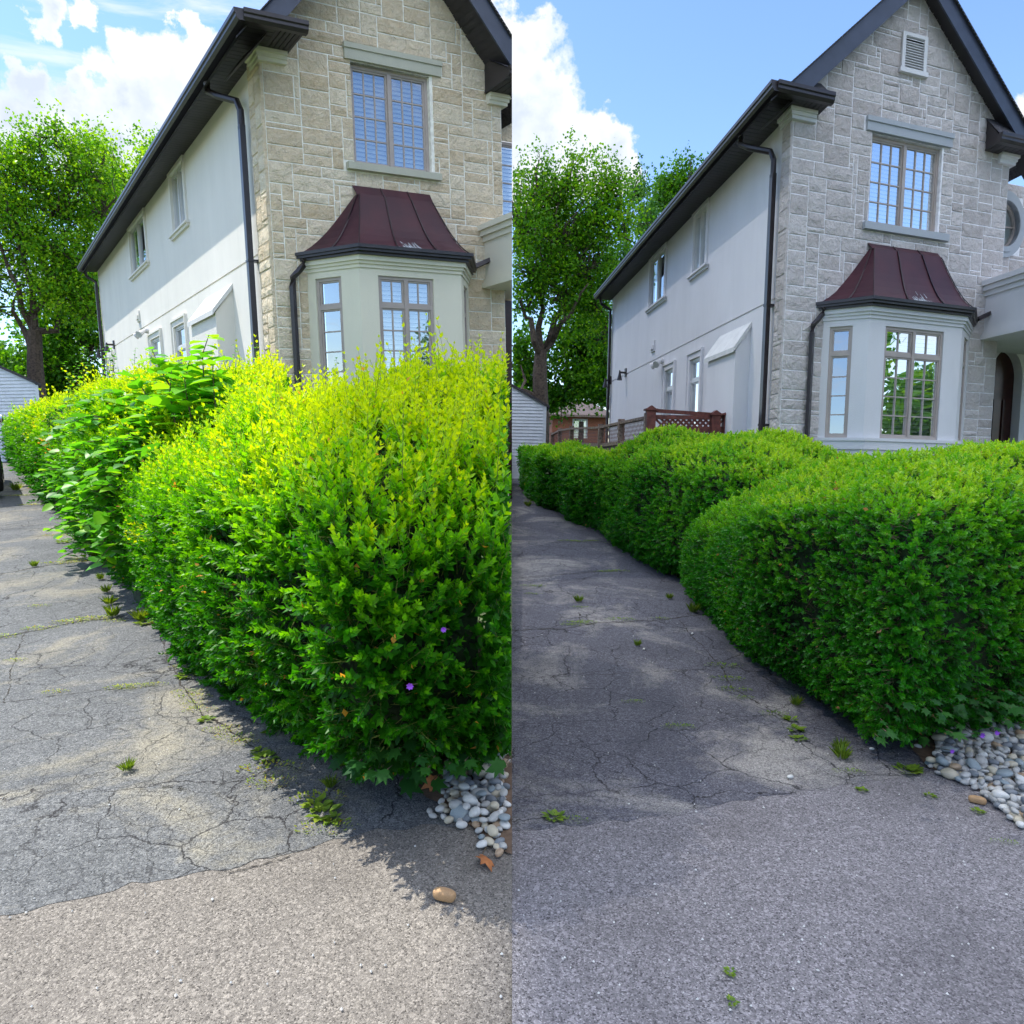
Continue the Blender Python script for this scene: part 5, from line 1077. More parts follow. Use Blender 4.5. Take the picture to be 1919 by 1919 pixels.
tree('R', 30, [(1015, 790), (1012, 700), (1014, 660)], [[(1014, 670), (995, 600), (975, 570), (966, 555)], [(1014, 660), (1040, 600), (1060, 550), (1080, 480), (1090, 400)], [(1014, 660), (1018, 580), (1020, 480), (1030, 380)], [(1005, 745), (985, 715), (960, 700)], [(1014, 665), (1050, 610), (1085, 560), (1120, 520)]],
     [(1010, 350, 50, 48, .7), (1060, 340, 50, 45, .7), (980, 420, 50, 70), (1050, 430, 80, 75), (1110, 400, 50, 60), (1100, 490, 60, 60), (1010, 500, 60, 60), (1140, 350, 34, 50, .6), (1060, 550, 80, 40), (990, 570, 35, 30, .7), (1160, 420, 40, 50), (1150, 320, 20, 28, .4), (1120, 560, 50, 50), (1130, 620, 30, 50)], 64000, .125, MAT['tree_leaf'],
     'big leafy tree with forked trunk behind the garage of the clipped-hedge plot', gT2, tonec=(.12, .75), clr=.34)
tree('R', 42, [(1195, 660)], [[(1195, 660), (1195, 480), (1192, 330)]], [(1190, 350, 22, 45, .5), (1200, 420, 32, 50, .8), (1190, 480, 34, 50), (1150, 520, 30, 50)], 13000, .17, MAT['tree_dark'], 'slender wispy dark tree between the big tree and the shaded house eave', gT2, r0=.15, tonec=(.2, .9), clr=.32)
tree('R', 44, [(1270, 660)], [], [(1265, 335, 24, 30), (1250, 380, 34, 40), (1235, 430, 34, 46), (1285, 350, 30, 40)], 10000, .18, MAT['tree_leaf'], 'round dark treetop just above the gutter of the shaded house', gT2, r0=.15, tonec=(.05, .6))
tree('R', 36, [(1090, 790)], [], [(1090, 640, 50, 60), (1120, 690, 40, 60), (1060, 720, 50, 50), (1120, 730, 40, 30), (1020, 745, 36, 26), (985, 690, 40, 40), (985, 650, 40, 40, .6)], 32000, .19, MAT['tree_leaf'], 'low green tree under the forked tree beside the shaded house', gT2, r0=.16, tonec=(0.0, .6))
def street_tree(x, y, h, label):
    root = thing('street_tree', (x, y, 0), label, 'tree', 'trees across the street, seen only as reflections'); m = MB(); m.tube([(x, y, -.2), (x + .2, y, h * .4), (x, y, h * .8)], [.28, .2, .08], 8); n = 8000
    cc = np.array([x, y, h * .62]) + unit(RNG.normal(0, 1, (n // 40, 3))) * (h * .34) * (RNG.random((n // 40, 1)) ** .4); pos = np.repeat(cc, 40, 0) + RNG.normal(0, .45, (len(cc) * 40, 3)); k = len(pos)
    V, Fc, t_ = inst(LEAF_V * np.array([1.5, 1, 1]), LEAF_F, pos, RNG.normal(0, 1, (k, 3)), RNG.normal(0, 1, (k, 3)) + (0, 0, .8), RNG.uniform(.24, .38, k), RNG.uniform(.1, .8, k)); np_mesh('crown', V, Fc, t_, MAT['tree_leaf'], root); m.build('trunk', MAT['bark'], root)
for x, y, h in ((-8, -26, 8), (6, -24, 10), (17, -22, 8), (26, -14, 9), (31, -5, 10), (36, -20, 9), (30, 1, 5.5)): street_tree(x, y, h, 'street tree across the road behind the viewer, seen mirrored in the bay windows')

# ------------------------------------------------------------------ garages
def garage(p, Y, xr_px, yr_px, ridge_px, label, xl_w):
    R_ = depth_at(p, xr_px, yr_px, Y); ap = depth_at(p, ridge_px[0], ridge_px[1], Y); z0 = float(gz(p, Y)) - .1; x1, ze = R_[0], R_[2]; sl = (ap[2] - ze) / (x1 - ap[0]); xm = x1 - xl_w / 2; za = ze + sl * xl_w / 2; x0 = x1 - xl_w
    root = thing('garage', to_world(p, [(x1 - .3 if p == 'R' else xm, Y, z0)])[0], label, 'garage'); m = MB(); z = z0; clip = 'R' if p == 'R' else None
    kx = -.74 if p == 'L' else .0                     # the left garage stands askew, its flank turned away
    Wk = lambda V: to_world(p, np.column_stack([V[:, 0] + (V[:, 1] - Y) * kx, V[:, 1], V[:, 2]]))
    while z < za:
        zt_ = min(z + .115, za)
        def span(zz): 
            d = max(0, zz - ze) / sl; return x0 + d, x1 - d
        a0, a1 = span(z); b0, b1 = span(zt_)
        if a1 - a0 > .05: m.add([(a0, Y - .034, z), (a1, Y - .034, z), (b1, Y, zt_), (b0, Y, zt_), (a0, Y, z), (a1, Y, z)], [(0, 1, 2, 3), (0, 1, 5, 4)])
        z = zt_
    m.add([(x1, Y, z0), (x1, Y + 6, z0), (x1, Y + 6, ze), (x1, Y, ze)], [(0, 1, 2, 3)]); m.add([(x0, Y, z0), (x0, Y + 6, z0), (x0, Y + 6, ze), (x0, Y, ze)], [(0, 1, 2, 3)])
    m.build('siding', MAT['siding'], root, Wk, clip=clip)
    m = MB(); m.box(x1 - .09, x1 + .012, Y - .035, Y + .06, z0, ze); m.build('corner_trim', MAT['siding'], root, Wk, clip=clip)
    m = MB()
    for s in (1, -1):
        xe = x1 + .12 if s > 0 else x0 - .12; zee = ze - .12 * sl
        m.prism([(xe, Y - .10, zee), (xm, Y - .10, za), (xm, Y - .10, za + .09), (xe, Y - .10, zee + .09)], (0, 6.2, 0))
    m.build('roof', MAT['shingle'], root, Wk, clip=clip)
garage('L', 24.5, 71, 722, (0, 690), 'white lap-sided garage with dark roof edge at the far left end of the sunlit driveway', 5.2)
garage('R', 25, 1024, 762, (967, 729), 'white lap-sided garage at the end of the shaded driveway, left of the fence', 5.2)
# ------------------------------------------------------------------ brick bungalows far behind
def bungalow(p, Y, x0, x1, yt, yb, label, chim=None):
    A = depth_at(p, x0, yt, Y); B = depth_at(p, x1, yt, Y); z0 = float(gz(p, Y)) - .2; cz = A[2]; root = thing('brick_bungalow', to_world(p, [((A[0] + B[0]) / 2, Y, z0)])[0], label, 'house')
    a0, a1 = A[0], B[0]; w0, w1 = a0 + (a1 - a0) * .38, a0 + (a1 - a0) * .62; zb, zw = cz - 1.5, cz - .25; m = MB()
    tiles(m, a0, a1, z0, cz, [(w0, w1, zb, zw)], lambda u, v, w: (u, Y, v)); m.add([(a1, Y, z0), (a1, Y + 6, z0), (a1, Y + 6, cz), (a1, Y, cz)], [(0, 1, 2, 3)]); m.add([(a0, Y, z0), (a0, Y + 6, z0), (a0, Y + 6, cz), (a0, Y, cz)], [(0, 1, 2, 3)])
    m.build('wall', MAT['brick'], root, W(p))
    m = MB(); m.add([(a0 - .4, Y - .5, cz - .02), (a1 + .4, Y - .5, cz - .02), (a1 - .8, Y + 3, cz + 1.1), (a0 + .8, Y + 3, cz + 1.1), (a0 - .4, Y + 6.5, cz - .02), (a1 + .4, Y + 6.5, cz - .02)], [(0, 1, 2, 3), (3, 2, 5, 4), (0, 3, 4), (1, 5, 2)]); m.box(a0 - .4, a1 + .4, Y - .5, Y + .0, cz - .16, cz - .025)
    m.build('roof', MAT['old_roof'], root, W(p))
    m = MB(); m.box(w0, w1, Y + .05, Y + .1, zb, zw); fr = m.build('window', MAT['glass'], root, W(p)); m = MB(); m.box(w0 - .06, w0 + .04, Y - .03, Y + .04, zb, zw); m.box(w1 - .04, w1 + .06, Y - .03, Y + .04, zb, zw); m.box(w0 + .04, w1 - .04, Y - .03, Y + .04, zw - .08, zw); m.build('frame', MAT['frame_w'], fr, W(p))
    if chim:
        q = depth_at(p, chim, yt, Y + 1.5); m = MB(); m.box(q[0] - .3, q[0] + .3, Y + 1, Y + 1.6, cz, cz + 1.4); m.build('chimney', MAT['brick'], root, W(p))
bungalow('L', 46, 97, 152, 728, 800, 'small orange brick bungalow glimpsed under the trees behind the overgrown hedge', 101)
bungalow('R', 46, 1036, 1140, 777, 860, 'small orange brick bungalow beyond the weathered fence under the trees')

# ------------------------------------------------------------------ fences (right plot; a dark stub shows on the left)
def fence_run(p, pts, label, h0, h1, mat, name='wooden_fence'):
    root = thing(name, to_world(p, [pts[0]])[0], label, 'fence'); mb = MB(); ml = MB(); mr = MB()
    for a, b in zip(pts[:-1], pts[1:]):
        a, b = np.array(a, float), np.array(b, float); L_ = np.linalg.norm((b - a)[:2]); d = (b - a) / L_; n = np.array([-d[1], d[0], 0]); k = int(L_ / .14)
        for i in range(k):
            q = a + d * (i + .5) * L_ / k; w = .062; t = RNG.uniform(-.01, .01)
            f = lambda u, v, w_: q + d * u + n * w_ + np.array([0, 0, v])
            fbox(mb, f, -w, w, 0, h0 + t, -.012 + t * .3, .012)
        # woven lattice top and rails
        f = lambda u, v, w_: a + d * u + n * w_ + np.array([0, 0, v])
        fbox(mr, f, 0, L_, h0, h0 + .07, -.035, .035); fbox(mr, f, 0, L_, h1 - .04, h1 + .01, -.05, .05)
        for i in range(int(L_ / .09)):
            u = i * .09; ml.add([f(u, h0 + .07, .006), f(u + .03, h0 + .07, .006), f(u + .03 + .2, h1 - .04, .006), f(u + .2, h1 - .04, .006)], [(0, 1, 2, 3)]) if u + .23 < L_ else None
            ml.add([f(u + .2, h0 + .07, -.006), f(u + .23, h0 + .07, -.006), f(u + .03, h1 - .04, -.006), f(u, h1 - .04, -.006)], [(0, 1, 2, 3)]) if u + .23 < L_ else None
    mb.build('boards', mat, root, W(p)); mr.build('rails', mat, root, W(p)); ml.build('lattice', MAT['fence_red'], root, W(p))
    for i, a in enumerate(pts):
        m = MB(); a = np.array(a, float); m.box(a[0] - .06, a[0] + .06, a[1] - .06, a[1] + .06, a[2], a[2] + h1 + .06); m.build('post', mat, root, W(p))
    return root
gzr = lambda y: float(gz('R', y))
fp = [(2.33, 12.0), (2.10, 14.0), (1.86, 16.0), (1.60, 18.0), (1.42, 20.0), (1.30, 22.5)]
def fz(px, py, y): return depth_at('R', px, py, y)[2]
pts = []
for (px, py, Y) in ((1215, 777, 12.1), (1165, 788, 13.9), (1127, 797, 15.6), (1072, 800, 19.0), (1050, 804, 21.5), (1036, 812, 24.0)):
    q = depth_at('R', px, py, Y); pts.append((q[0], q[1], q[2] - 1.9))
fence_run('R', pts, 'weathered board fence with woven lattice top running back towards the white garage', 1.42, 1.86, MAT['fence_grey'])
def lattice_fence():
    a = depth_at('R', 1219, 800, 12.0); b = depth_at('R', 1340, 800, 12.0); c = depth_at('R', 1363, 800, 12.0); e = depth_at('R', 1386, 800, 12)
    root = thing('lattice_fence', to_world('R', [(a[0], 12.0, gzr(12))])[0], 'red-brown lattice fence with capped posts against the shaded stucco wall', 'fence')
    zt = lambda x, y: depth_at('R', x, y, 12.0)[2]
    for x, y in ((a[0], zt(1219, 770)), (b[0], zt(1340, 779)), (c[0], zt(1363, 779))):
        m = MB(); m.box(x - .075, x + .075, 11.92, 12.07, gzr(12) - .05, y); po = m.build('post', MAT['fence_red'], root, W('R')); m = MB(); m.box(x - .105, x + .105, 11.89, 12.10, y, y + .03); m.prism([(x - .08, 11.91, y + .03), (x + .08, 11.91, y + .03), (x, 11.91, y + .085)], (0, .17, 0)); m.build('post_cap', MAT['fence_red'], po, W('R'))
    def bar(m, x0, z0, x1, z1, h, y0=11.97, y1=12.03): m.add([(x0, y0, z0), (x1, y0, z1), (x1, y1, z1), (x0, y1, z0), (x0, y0, z0 + h), (x1, y0, z1 + h), (x1, y1, z1 + h), (x0, y1, z0 + h)], [(0, 1, 2, 3), (4, 5, 6, 7), (0, 1, 5, 4), (3, 2, 6, 7), (0, 3, 7, 4), (1, 2, 6, 5)])
    m = MB(); bar(m, a[0], zt(1225, 773), b[0], zt(1333, 781), .06); m.build('top_rail', MAT['fence_red'], root, W('R'))
    m = MB(); bar(m, a[0], zt(1225, 786), b[0], zt(1333, 787), .07); bar(m, b[0], zt(1340, 785), c[0], zt(1363, 785), .07); bar(m, a[0], zt(1225, 812), b[0], zt(1333, 810), .09); bar(m, b[0], zt(1340, 810), c[0], zt(1363, 810), .09); m.build('lattice_rail', MAT['fence_red'], root, W('R'))
    m = MB(); z0, z1 = zt(1280, 811), zt(1280, 786) + .02; hh = z1 - z0
    for s, y in ((1, 11.985), (-1, 12.0)):
        x = a[0] - hh
        while x < c[0]:
            P = [(x, z0), (x + .052, z0), (x + .052 + hh, z1), (x + hh, z1)]
            if s < 0: P = [(x + hh, z0), (x + hh + .052, z0), (x + .052, z1), (x, z1)]
            if min(q[0] for q in P) > a[0] - .02 and max(q[0] for q in P) < c[0] + .04: m.add([(q[0], y, q[1]) for q in P] + [(q[0], y + .012, q[1]) for q in P], [(0, 1, 2, 3), (4, 5, 6, 7), (0, 1, 5, 4), (2, 3, 7, 6), (1, 2, 6, 5), (3, 0, 4, 7)])
            x += .094
    m.build('lattice', MAT['fence_red'], root, W('R'))
    m = MB(); m.box(a[0] + .08, c[0], 12.04, 12.06, gzr(12), zt(1280, 812)); m.build('boards', MAT['fence_red'], root, W('R'))
lattice_fence()
q0 = depth_at('L', 76, 770, 25.5); q1 = depth_at('L', 118, 768, 24.0); q2 = depth_at('L', 150, 766, 22.5)
fence_run('L', [(q[0], q[1], q[2] - 1.9) for q in (q0, q1, q2)], 'dark wooden fence glimpsed between the white garage and the overgrown hedge', 1.42, 1.86, MAT['fence_red'])

# ------------------------------------------------------------------ pickup truck at the left edge
def pickup():
    p = 'L'; g = ground_at(p, 2, 905); az = math.atan2(g[0], g[1]) - .002; S = np.array([math.sin(az), math.cos(az), 0]); R_ = np.array([math.cos(az), -math.sin(az), 0])
    base = np.array([g[0], g[1], 0]); zg = float(gz(p, g[1]))
    f = lambda u, v, w: base + S * u + R_ * (w + .055) + np.array([0, 0, zg + v])       # u along the body, w to its right side
    root = thing('pickup_truck', to_world(p, [base + np.array([0, 0, zg])])[0], 'black vehicle cut by the left edge, only its tyre and chrome mirror showing', 'vehicle')
    def P(*q): return [f(*x) for x in q]
    body = [(-4.3, .55), (.95, .55), (.95, .95), (.8, 1.1), (-.55, 1.2), (-2.5, 1.22), (-4.3, 1.22)]
    m = MB(); A = [f(u, v, -.14) for u, v in body]; m.prism(A, -R_ * 1.75); m.build('body', MAT['paint'], root, W(p))
    cabin = [(-.5, 1.19), (-1.1, 1.82), (-2.3, 1.84), (-2.5, 1.2)]
    m = MB(); m.prism([f(u, v, -.24) for u, v in cabin], -R_ * 1.55); m.build('cab', MAT['paint'], root, W(p))
    m = MB(); m.add([f(u, v, -.235) for u, v in ((-.75, 1.25), (-1.15, 1.74), (-2.15, 1.76), (-2.2, 1.25))], [(0, 1, 2, 3)]); m.build('side_window', MAT['glass'], root, W(p))
    for u in (0.0, -3.3):
        for w in (-.02, -1.72):
            m = MB(); c = np.array(f(u, .40, w)); pts = [c - R_ * x for x in (0, .015, .06, .2, .245, .26)]; m.tube(pts, [.34, .375, .40, .40, .375, .34], 28); wh = m.build('wheel', MAT['tyre'], root, W(p)); m = MB(); m.tube([c + R_ * .004, c + R_ * .02], [.22, .20], 20); m.build('rim', MAT['chrome'], wh, W(p))
    m = MB(); c = np.array(f(-.75, 1.50, 0)); m.tube([c - R_ * .14, c - R_ * .02, c + R_ * .09, c + R_ * .115], [.10, .115, .11, .07], 14); m.tube([np.array(f(-.75, 1.42, -.2)), c - R_ * .1], .02, 6); m.build('side_mirror', MAT['chrome'], root, W(p))
    m = MB(); m.prism([f(u, v, -.2) for u, v in ((.94, .55), (1.05, .55), (1.05, .75), (.94, .75))], -R_ * 1.65); m.build('bumper', MAT['chrome'], root, W(p))
    m = MB(); m.prism([f(u, v, -.2) for u, v in ((.90, .85), (.97, .85), (.95, 1.0), (.90, 1.0))], -R_ * .4); m.build('headlight', MAT['glass'], root, W(p))
pickup()

# ------------------------------------------------------------------ pebbles
def pebble_meshes():
    out = []
    for k in range(14):
        bm = bmesh.new(); bmesh.ops.create_icosphere(bm, subdivisions=3, radius=1.0); r = random.Random(k + 3); ax = (1.0, r.uniform(.62, .92), r.uniform(.42, .66)); ph = [r.uniform(0, 6) for _ in range(4)]
        for v in bm.verts:
            c = v.co; d = 1 + .07 * math.sin(2.1 * c.x + ph[0]) * math.sin(1.9 * c.y + ph[1]) + .05 * math.sin(3.7 * c.z + ph[2] + c.x * 2)
            v.co = Vector((c.x * ax[0], c.y * ax[1], c.z * ax[2])) * d
        me = bpy.data.meshes.new('pebble'); bm.to_mesh(me); bm.free(); me.polygons.foreach_set('use_smooth', [True] * len(me.polygons)); me.materials.append(PEB[(0, 0, 1, 3, 5, 2, 0, 1, 3, 4, 0, 2, 5, 1)[k]]); me.materials[0]; out.append(me)
    return out
PM = pebble_meshes(); SHADE = ['pale grey', 'pale grey', 'cream', 'white', 'blue-grey', 'slate', 'pale grey', 'cream', 'white', 'brown', 'pale grey', 'slate', 'blue-grey', 'cream']
def inpoly(x, y, poly):
    c = False; n = len(poly)
    for i in range(n):
        (x0, y0), (x1, y1) = poly[i], poly[(i + 1) % n]
        if (y0 > y) != (y1 > y) and x < (x1 - x0) * (y - y0) / (y1 - y0) + x0: c = not c
    return c
def pebbles(p, poly, where, group, spacing=.043):
    P2 = [tuple(ground_at(p, *q)[:2]) for q in poly]; xs = [q[0] for q in P2]; ys = [q[1] for q in P2]; out = []
    r = random.Random(5)
    for layer in (0, 1):
        y = min(ys); row = 0; sp = spacing * (1 if layer == 0 else 1.25)
        while y < max(ys):
            x = min(xs) + (row % 2) * sp / 2 + layer * .02
            while x < max(xs):
                a, b = x + r.gauss(0, sp * .16), y + r.gauss(0, sp * .16)
                if inpoly(a, b, P2) and (layer == 0 or r.random() < .8):
                    if layer == 1 and not inpoly(a - .03, b - .05, P2): x += sp; continue
                    out.append((a, b, layer, r.uniform(.017, .029) * (1.6 if r.random() < .10 else 1)))
                x += sp
            y += sp * .87; row += 1
    res = []
    for (a, b, layer, s) in out:
        w = to_world(p, [(a, b, float(gz(p, b)) + .014 + s * .35 + layer * .026)])[0]
        if (w[0] > -s) if p == 'L' else (w[0] < s): continue
        res.append((w, s, r.randrange(14), (r.gauss(0, .25), r.gauss(0, .25), r.uniform(0, 6.28)), p, where, group))
    return res
allp = pebbles('L', [(793, 1532), (815, 1525), (822, 1500), (818, 1470), (835, 1445), (870, 1420), (985, 1410), (985, 1670), (958, 1640), (935, 1608), (900, 1600), (890, 1572), (860, 1556), (825, 1545)], 'at the foot of the overgrown hedge', 'pebbles at the foot of the overgrown hedge')
allp += pebbles('R', [(1740, 1440), (1752, 1412), (1745, 1392), (1770, 1372), (1800, 1358), (1860, 1350), (1960, 1345), (2040, 1400), (2040, 1680), (1960, 1640), (1919, 1560), (1890, 1545), (1870, 1520), (1850, 1500), (1810, 1478), (1770, 1462), (1742, 1448)], 'in the bed under the clipped hedge', 'pebbles in the bed under the clipped hedge')
allp.sort(key=lambda q: -(q[1] / np.linalg.norm(q[0] - E3)))
def in_frame(w): return abs(w[0]) < .732 * (w[1] * cP + (EYE - w[2]) * sP)
vis = [q for q in allp if in_frame(q[0])]; one = vis[:296]; rest = vis[296:]; 
for (w, s, k, rot, p, where, group) in one:
    o = bpy.data.objects.new('pebble', PM[k]); COL.objects.link(o); o.location = tuple(w); o.scale = (s, s, s); o.rotation_euler = rot
    tag(o, '%s rounded pebble lying among the others %s' % (SHADE[k], where), 'pebble', '%s %s' % (SHADE[k], group))
def merged(items, name):
    bm = bmesh.new(); mats = []
    for (w, s, k, rot, *_) in items:
        n0 = len(bm.verts); bm.from_mesh(PM[k]); bm.verts.ensure_lookup_table(); M = Matrix.Translation(Vector(tuple(w))) @ __import__('mathutils').Euler(rot).to_matrix().to_4x4() @ Matrix.Scale(s, 4)
        for v in bm.verts[n0:]: v.co = M @ v.co
    me = bpy.data.meshes.new(name); bm.to_mesh(me); bm.free(); me.materials.append(PEB[0]); o = bpy.data.objects.new(name, me); COL.objects.link(o); me.polygons.foreach_set('use_smooth', [True] * len(me.polygons)); return o
if rest: tag(merged(rest, 'small_pebbles'), 'small grey pebbles filling the beds under both hedges', 'pebbles', kind='stuff')

# loose stones
def stone(p, x, y, s, mat, label, k, rot, name='stone', sq=1.0):
    g = ground_at(p, x, y); me = PM[k].copy(); me.name = name; me.materials.clear(); me.materials.append(mat); o = bpy.data.objects.new(name, me); COL.objects.link(o)
    o.location = tuple(to_world(p, [g + np.array([0, 0, .008 + s * .45 * sq])])[0]); o.scale = (s, s * .75, s * sq); o.rotation_euler = (0, 0, rot); tag(o, label, 'stone'); return o
bm_ = bmesh.new(); bmesh.ops.create_icosphere(bm_, subdivisions=3, radius=1.0)
for v_ in bm_.verts: v_.co = Vector([math.copysign(abs(c_) ** .62, c_) * s_ for c_, s_ in zip(v_.co, (1, .62, .5))]) * (1 + .03 * math.sin(5 * v_.co.x + 3 * v_.co.y))
BRK = bpy.data.meshes.new('stone'); bm_.to_mesh(BRK); BRK.polygons.foreach_set('use_smooth', [True] * len(BRK.polygons)); BRK.materials.append(MAT['tan_stone']); PM.append(BRK)
stone('L', 834, 1690, .043, MAT['tan_stone'], 'tan oblong stone alone on the sunlit pavement', 14, -.35, sq=.9)
stone('R', 1832, 1508, .036, MAT['tan_stone'], 'rust-brown oblong stone at the near edge of the right-hand pebbles', 14, -.55, sq=.9)
for (p, x, y, s, lb) in (('L', 700, 1462, .022, 'small white stone on the dark pavement beside the maple seedlings'), ('R', 1481, 1462, .018, 'small white stone on the old asphalt near the seam of the shaded driveway'), ('R', 1641, 1388, .016, 'small grey-white stone between the weeds and the clipped hedge'),
                         ('R', 1720, 1404, .02, 'cream stone on the bare soil beside the right-hand pebbles'), ('R', 1634, 1408, .014, 'small flat grey stone beside the asphalt weeds, right plot'), ('R', 1298, 1191, .017, 'pale chip of stone in the long crack of the shaded driveway'), ('R', 1207, 1220, .016, 'pale flat stone chip in the middle of the shaded driveway')):
    stone(p, x, y, s, PEB[3], lb, 7, x * .1)
# rest of small chips: many specks
def chips():
    m = MB()
    for p, n, (x0, x1, y0, y1) in (('L', 70, (0, 950, 1250, 1900)), ('R', 170, (966, 1900, 1080, 1900))):
        for k in range(n):
            x, y = RNG.uniform(x0, x1), RNG.uniform(y0, y1); g = ground_at(p, x, y); s = RNG.uniform(.002, .006); a = RNG.uniform(0, 6.28)
            q = [to_world(p, [g + np.array([s * math.cos(a + t) * RNG.uniform(.6, 1.2), s * math.sin(a + t) * RNG.uniform(.6, 1.2), .010])])[0] for t in (0, 1.2, 2.5, 3.7, 5)]
            top = to_world(p, [g + np.array([0, 0, .012 + s * .7])])[0]; m.add(q + [top], [(i, (i + 1) % 5, 5) for i in range(5)])
    tag(m.build('loose_grit', PEB[3]), 'loose pale grit scattered over both pavements', 'grit', kind='stuff')
chips()

# ------------------------------------------------------------------ weeds in the cracks
def tuft_arrays(kind, s, seed):
    r = np.random.default_rng(seed); pos, yd, zd, ln, tn = [], [], [], [], []; n = {'grass': 70, 'rosette': 22, 'moss': 110}[kind]
    for k in range(n):
        a = r.uniform(0, 6.28); rr = r.random() ** .6 * s * (.35 if kind == 'grass' else .6 if kind == 'rosette' else 1.0); e = {'grass': r.uniform(.8, 4.0), 'rosette': r.uniform(.1, .5), 'moss': r.uniform(.2, 1.0)}[kind]
        o = np.array([math.cos(a), math.sin(a), e]); pos.append((math.cos(a) * rr, math.sin(a) * rr, 0)); yd.append(o); zd.append((-o[0], -o[1], 1.2)); ln.append(s * {'grass': r.uniform(.6, 1.3), 'rosette': r.uniform(.5, .9), 'moss': r.uniform(.12, .28)}[kind]); tn.append(r.random())
    return [np.array(a) for a in (pos, yd, zd, ln, tn)]
def weed(p, x, y, s, kind, label, group, tone=(.2, .8), seed=1, stretch=None):
    a = tuft_arrays(kind, s, seed); pos = a[0].copy()
    if stretch: 
        ang = math.radians(stretch[1]); R2 = np.array([[math.cos(ang), -math.sin(ang)], [math.sin(ang), math.cos(ang)]]); q = pos[:, :2].copy(); q[:, 0] *= stretch[0]; pos[:, :2] = q @ R2.T
    tv = LEAF_V * (np.array([.22, 1, 1]) if kind == 'grass' else np.array([1.1, 1, 1]))
    g = ground_at(p, x, y) + np.array([0, 0, .011]); V, Fc, t_ = inst(tv, LEAF_F, pos + g, a[1], a[2], a[3], tone[0] + (tone[1] - tone[0]) * a[4])
    Wv = to_world(p, V)
    if p == 'L' and Wv[:, 0].max() > 0: return
    if p == 'R' and Wv[:, 0].min() < 0: return
    o = np_mesh('weed', Wv, Fc, t_, MAT['weed'], None, at=to_world(p, [g])[0]); tag(o, label, 'weed', group)
gw = {'L': 'weeds in the joints of the sunlit driveway', 'R': 'weeds in the joints of the shaded driveway'}; wh = {'L': 'sunlit', 'R': 'shaded'}
wl = [(265, 1165, .10, 'grass'), (272, 1170, .08, 'rosette'), (212, 1158, .10, 'grass'), (206, 1135, .08, 'grass'), (200, 1112, .07, 'grass'), (190, 1088, .07, 'grass'), (216, 1166, .05, 'moss'), (325, 1228, .04, 'moss'), (340, 1252, .04, 'moss'), (362, 1310, .05, 'moss'), (372, 1333, .05, 'moss'), (416, 1370, .05, 'moss'), (440, 1385, .05, 'moss'), (350, 1270, .07, 'rosette'), (390, 1352, .05, 'rosette'), (240, 1448, .05, 'grass'), (508, 1445, .07, 'moss'), (498, 1425, .06, 'rosette'), (512, 1470, .06, 'moss'), (488, 1412, .04, 'rosette'), (460, 1395, .04, 'moss'),
      (605, 1530, .07, 'rosette'), (600, 1500, .06, 'moss'), (612, 1555, .06, 'moss'), (595, 1515, .06, 'rosette'), (622, 1540, .045, 'rosette'), (510, 1375, .05, 'rosette'), (556, 1342, .06, 'rosette'), (355, 1300, .05, 'moss'), (365, 1322, .04, 'moss'), (248, 1290, .05, 'moss'), (290, 1286, .04, 'moss'), (225, 1292, .05, 'moss'),
      (30, 920, .16, 'grass'), (60, 947, .12, 'moss'), (35, 930, .12, 'moss'), (105, 1005, .09, 'moss'), (120, 1018, .09, 'rosette'), (155, 1050, .09, 'moss'), (110, 1057, .09, 'moss'), (65, 1064, .07, 'grass'), (180, 1048, .09, 'grass'), (75, 1180, .07, 'moss'), (130, 1168, .08, 'moss'), (165, 1162, .07, 'moss'), (190, 1160, .06, 'moss'), (10, 1195, .06, 'moss'), (75, 1138, .05, 'moss'), (140, 1054, .08, 'moss'), (98, 925, .14, 'grass'), (118, 942, .14, 'moss'), (150, 985, .12, 'moss'), (640, 1440, .05, 'grass'), (30, 1240, .04, 'moss'), (105, 1300, .04, 'moss'), (620, 1480, .05, 'grass')]
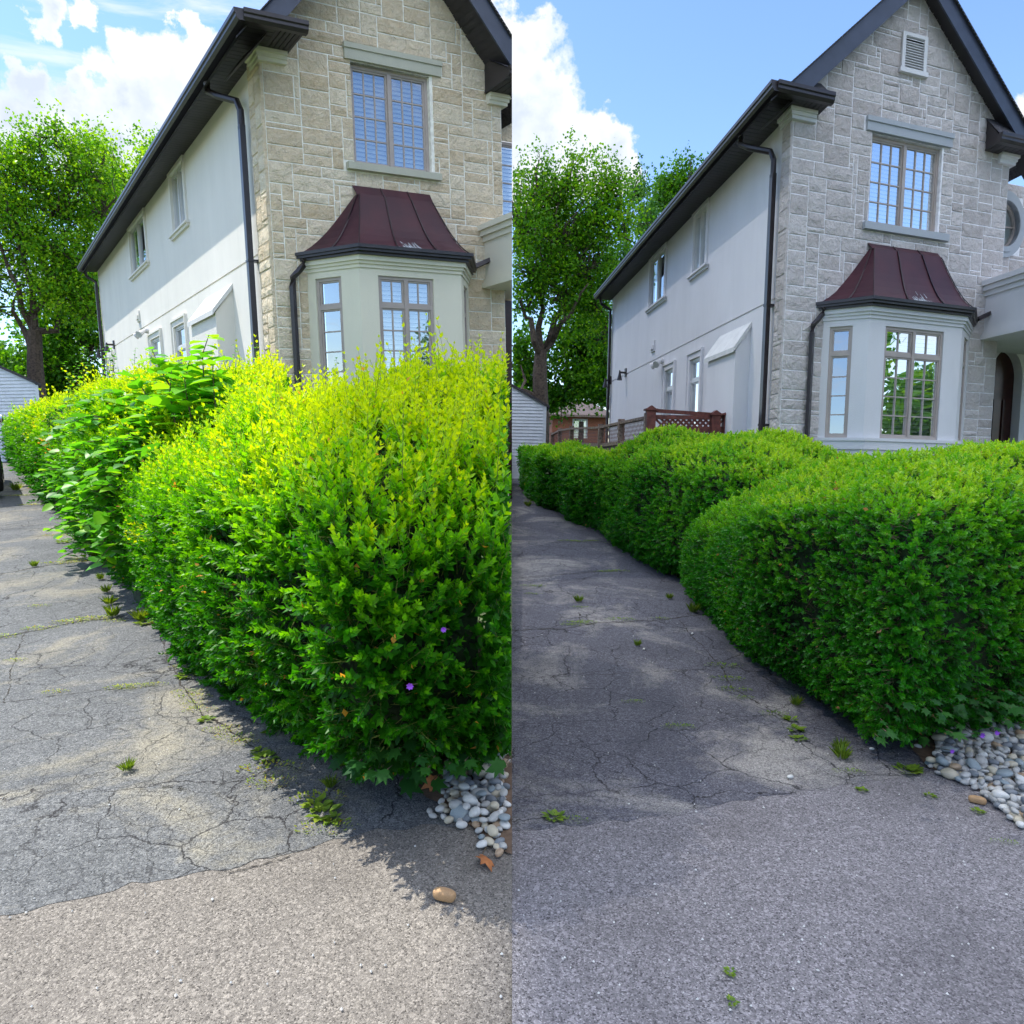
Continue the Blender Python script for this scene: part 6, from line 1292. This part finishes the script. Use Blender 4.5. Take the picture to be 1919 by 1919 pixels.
wr = [(1578, 1425, .07, 'grass'), (1575, 1410, .06, 'grass'), (1590, 1450, .04, 'moss'), (1490, 1370, .06, 'rosette'), (1498, 1388, .05, 'rosette'), (1484, 1352, .05, 'rosette'), (1450, 1340, .045, 'moss'), (1492, 1325, .06, 'grass'), (1355, 1250, .07, 'moss'), (1362, 1275, .06, 'moss'), (1375, 1295, .06, 'moss'), (1390, 1310, .04, 'moss'), (1300, 1150, .10, 'grass'), (1255, 1124, .06, 'grass'), (1165, 1163, .07, 'moss'), (1080, 1170, .07, 'moss'), (1095, 1168, .06, 'moss'), (1070, 1174, .05, 'moss'), (1240, 1161, .05, 'moss'),
      (1085, 1130, .07, 'grass'), (1087, 1140, .05, 'moss'), (990, 950, .13, 'grass'), (1000, 938, .10, 'moss'), (1065, 1015, .09, 'moss'), (1085, 1016, .08, 'moss'), (1110, 1015, .07, 'moss'), (1155, 1072, .08, 'moss'), (1135, 1073, .07, 'moss'), (1000, 1100, .07, 'moss'), (998, 1115, .05, 'moss'), (1150, 1010, .10, 'grass'), (1165, 1020, .12, 'moss'), (1060, 958, .10, 'moss'), (1040, 950, .10, 'grass'), (1195, 1213, .05, 'grass'), (1273, 1365, .05, 'moss'), (1188, 1318, .04, 'moss'), (1040, 1535, .05, 'rosette'), (1075, 1541, .035, 'moss'), (975, 1447, .05, 'moss'), (978, 1312, .04, 'moss'), (1700, 1450, .07, 'rosette'), (1712, 1446, .05, 'rosette'), (1615, 1485, .03, 'rosette'), (1742, 1495, .03, 'rosette'), (1832, 1525, .03, 'rosette'), (1368, 1828, .02, 'rosette'), (1372, 1885, .02, 'rosette'), (1880, 1583, .03, 'moss'), (1530, 1300, .07, 'grass'), (1545, 1318, .06, 'rosette')]
for p, lst in (('L', wl), ('R', wr)):
    for i, (x, y, s, k) in enumerate(lst):
        tone = (.3, .95) if k == 'moss' and p == 'L' else ((.15, .6) if p == 'L' else (.1, .5))
        col = {'grass': 'grass tuft', 'rosette': 'leafy weed', 'moss': 'low mossy weed'}[k]
        weed(p, x, y, s, k, '%s growing in a crack of the %s driveway' % (('small green ' if s < .06 else 'larger green ') + col, wh[p]), ('small ' if s < .06 else 'larger ') + col + ' ' + gw[p], tone, i + 3, stretch=(2.2, 0) if k == 'moss' else None)
# rust and fallen leaves
maple('L', [(905, 1606, .11, .012)], 'rust-brown curled dead leaf at the near tip of the left pebbles', 'dead leaf', MAT['dead_leaf'], 'dead_leaf')
maple('L', [(822, 1462, .10, .05)], 'orange-brown dead leaf beside the maple seedlings above the left pebbles', 'dead leaf', MAT['dead_leaf'], 'dead_leaf')
# violet flowers
def flower(p, x, y, Y, label, s=.022):
    c = depth_at(p, x, y, Y); pos = []; yd = []
    if p == 'L': q, nq = surf_pick(S_hL1, 'L', x, y); c = depth_at(p, x, y, float(q[1]) - .15)
   
    for k in range(7): a = k * .9; pos.append(c); yd.append((math.cos(a), -.5, math.sin(a)))
    root = thing('violet_flower', to_world(p, [c])[0], label, 'flower'); V, Fc, t_ = inst(LEAF_V * np.array([1.5, 1, 1]), LEAF_F, np.array(pos), np.array(yd), np.tile((0, -1.0, .2), (7, 1)), np.full(7, s), np.full(7, .5)); np_mesh('petals', to_world(p, V), Fc, t_, MAT['petal'], root)
    m = MB(); m.tube([c + (0, .01, 0), c + (.01, .10, -.03)], .002, 4); m.build('stalk', MAT['twig'], root, W(p))
flower('L', 769, 1286, 2.98, 'bright violet flower poking from the lower front of the overgrown hedge', .015)
flower('L', 832, 1180, 2.98, 'pale violet flower right of centre on the overgrown hedge front', .012)
flower('R', 1840, 1378, 3.7, 'violet flower lying over the right-hand pebbles, left of its twin', .019)
flower('R', 1868, 1373, 3.7, 'violet flower lying over the right-hand pebbles, nearest the frame edge', .018)
flower('R', 1784, 1408, 3.55, 'violet petal cluster low between the right-hand pebbles', .014)
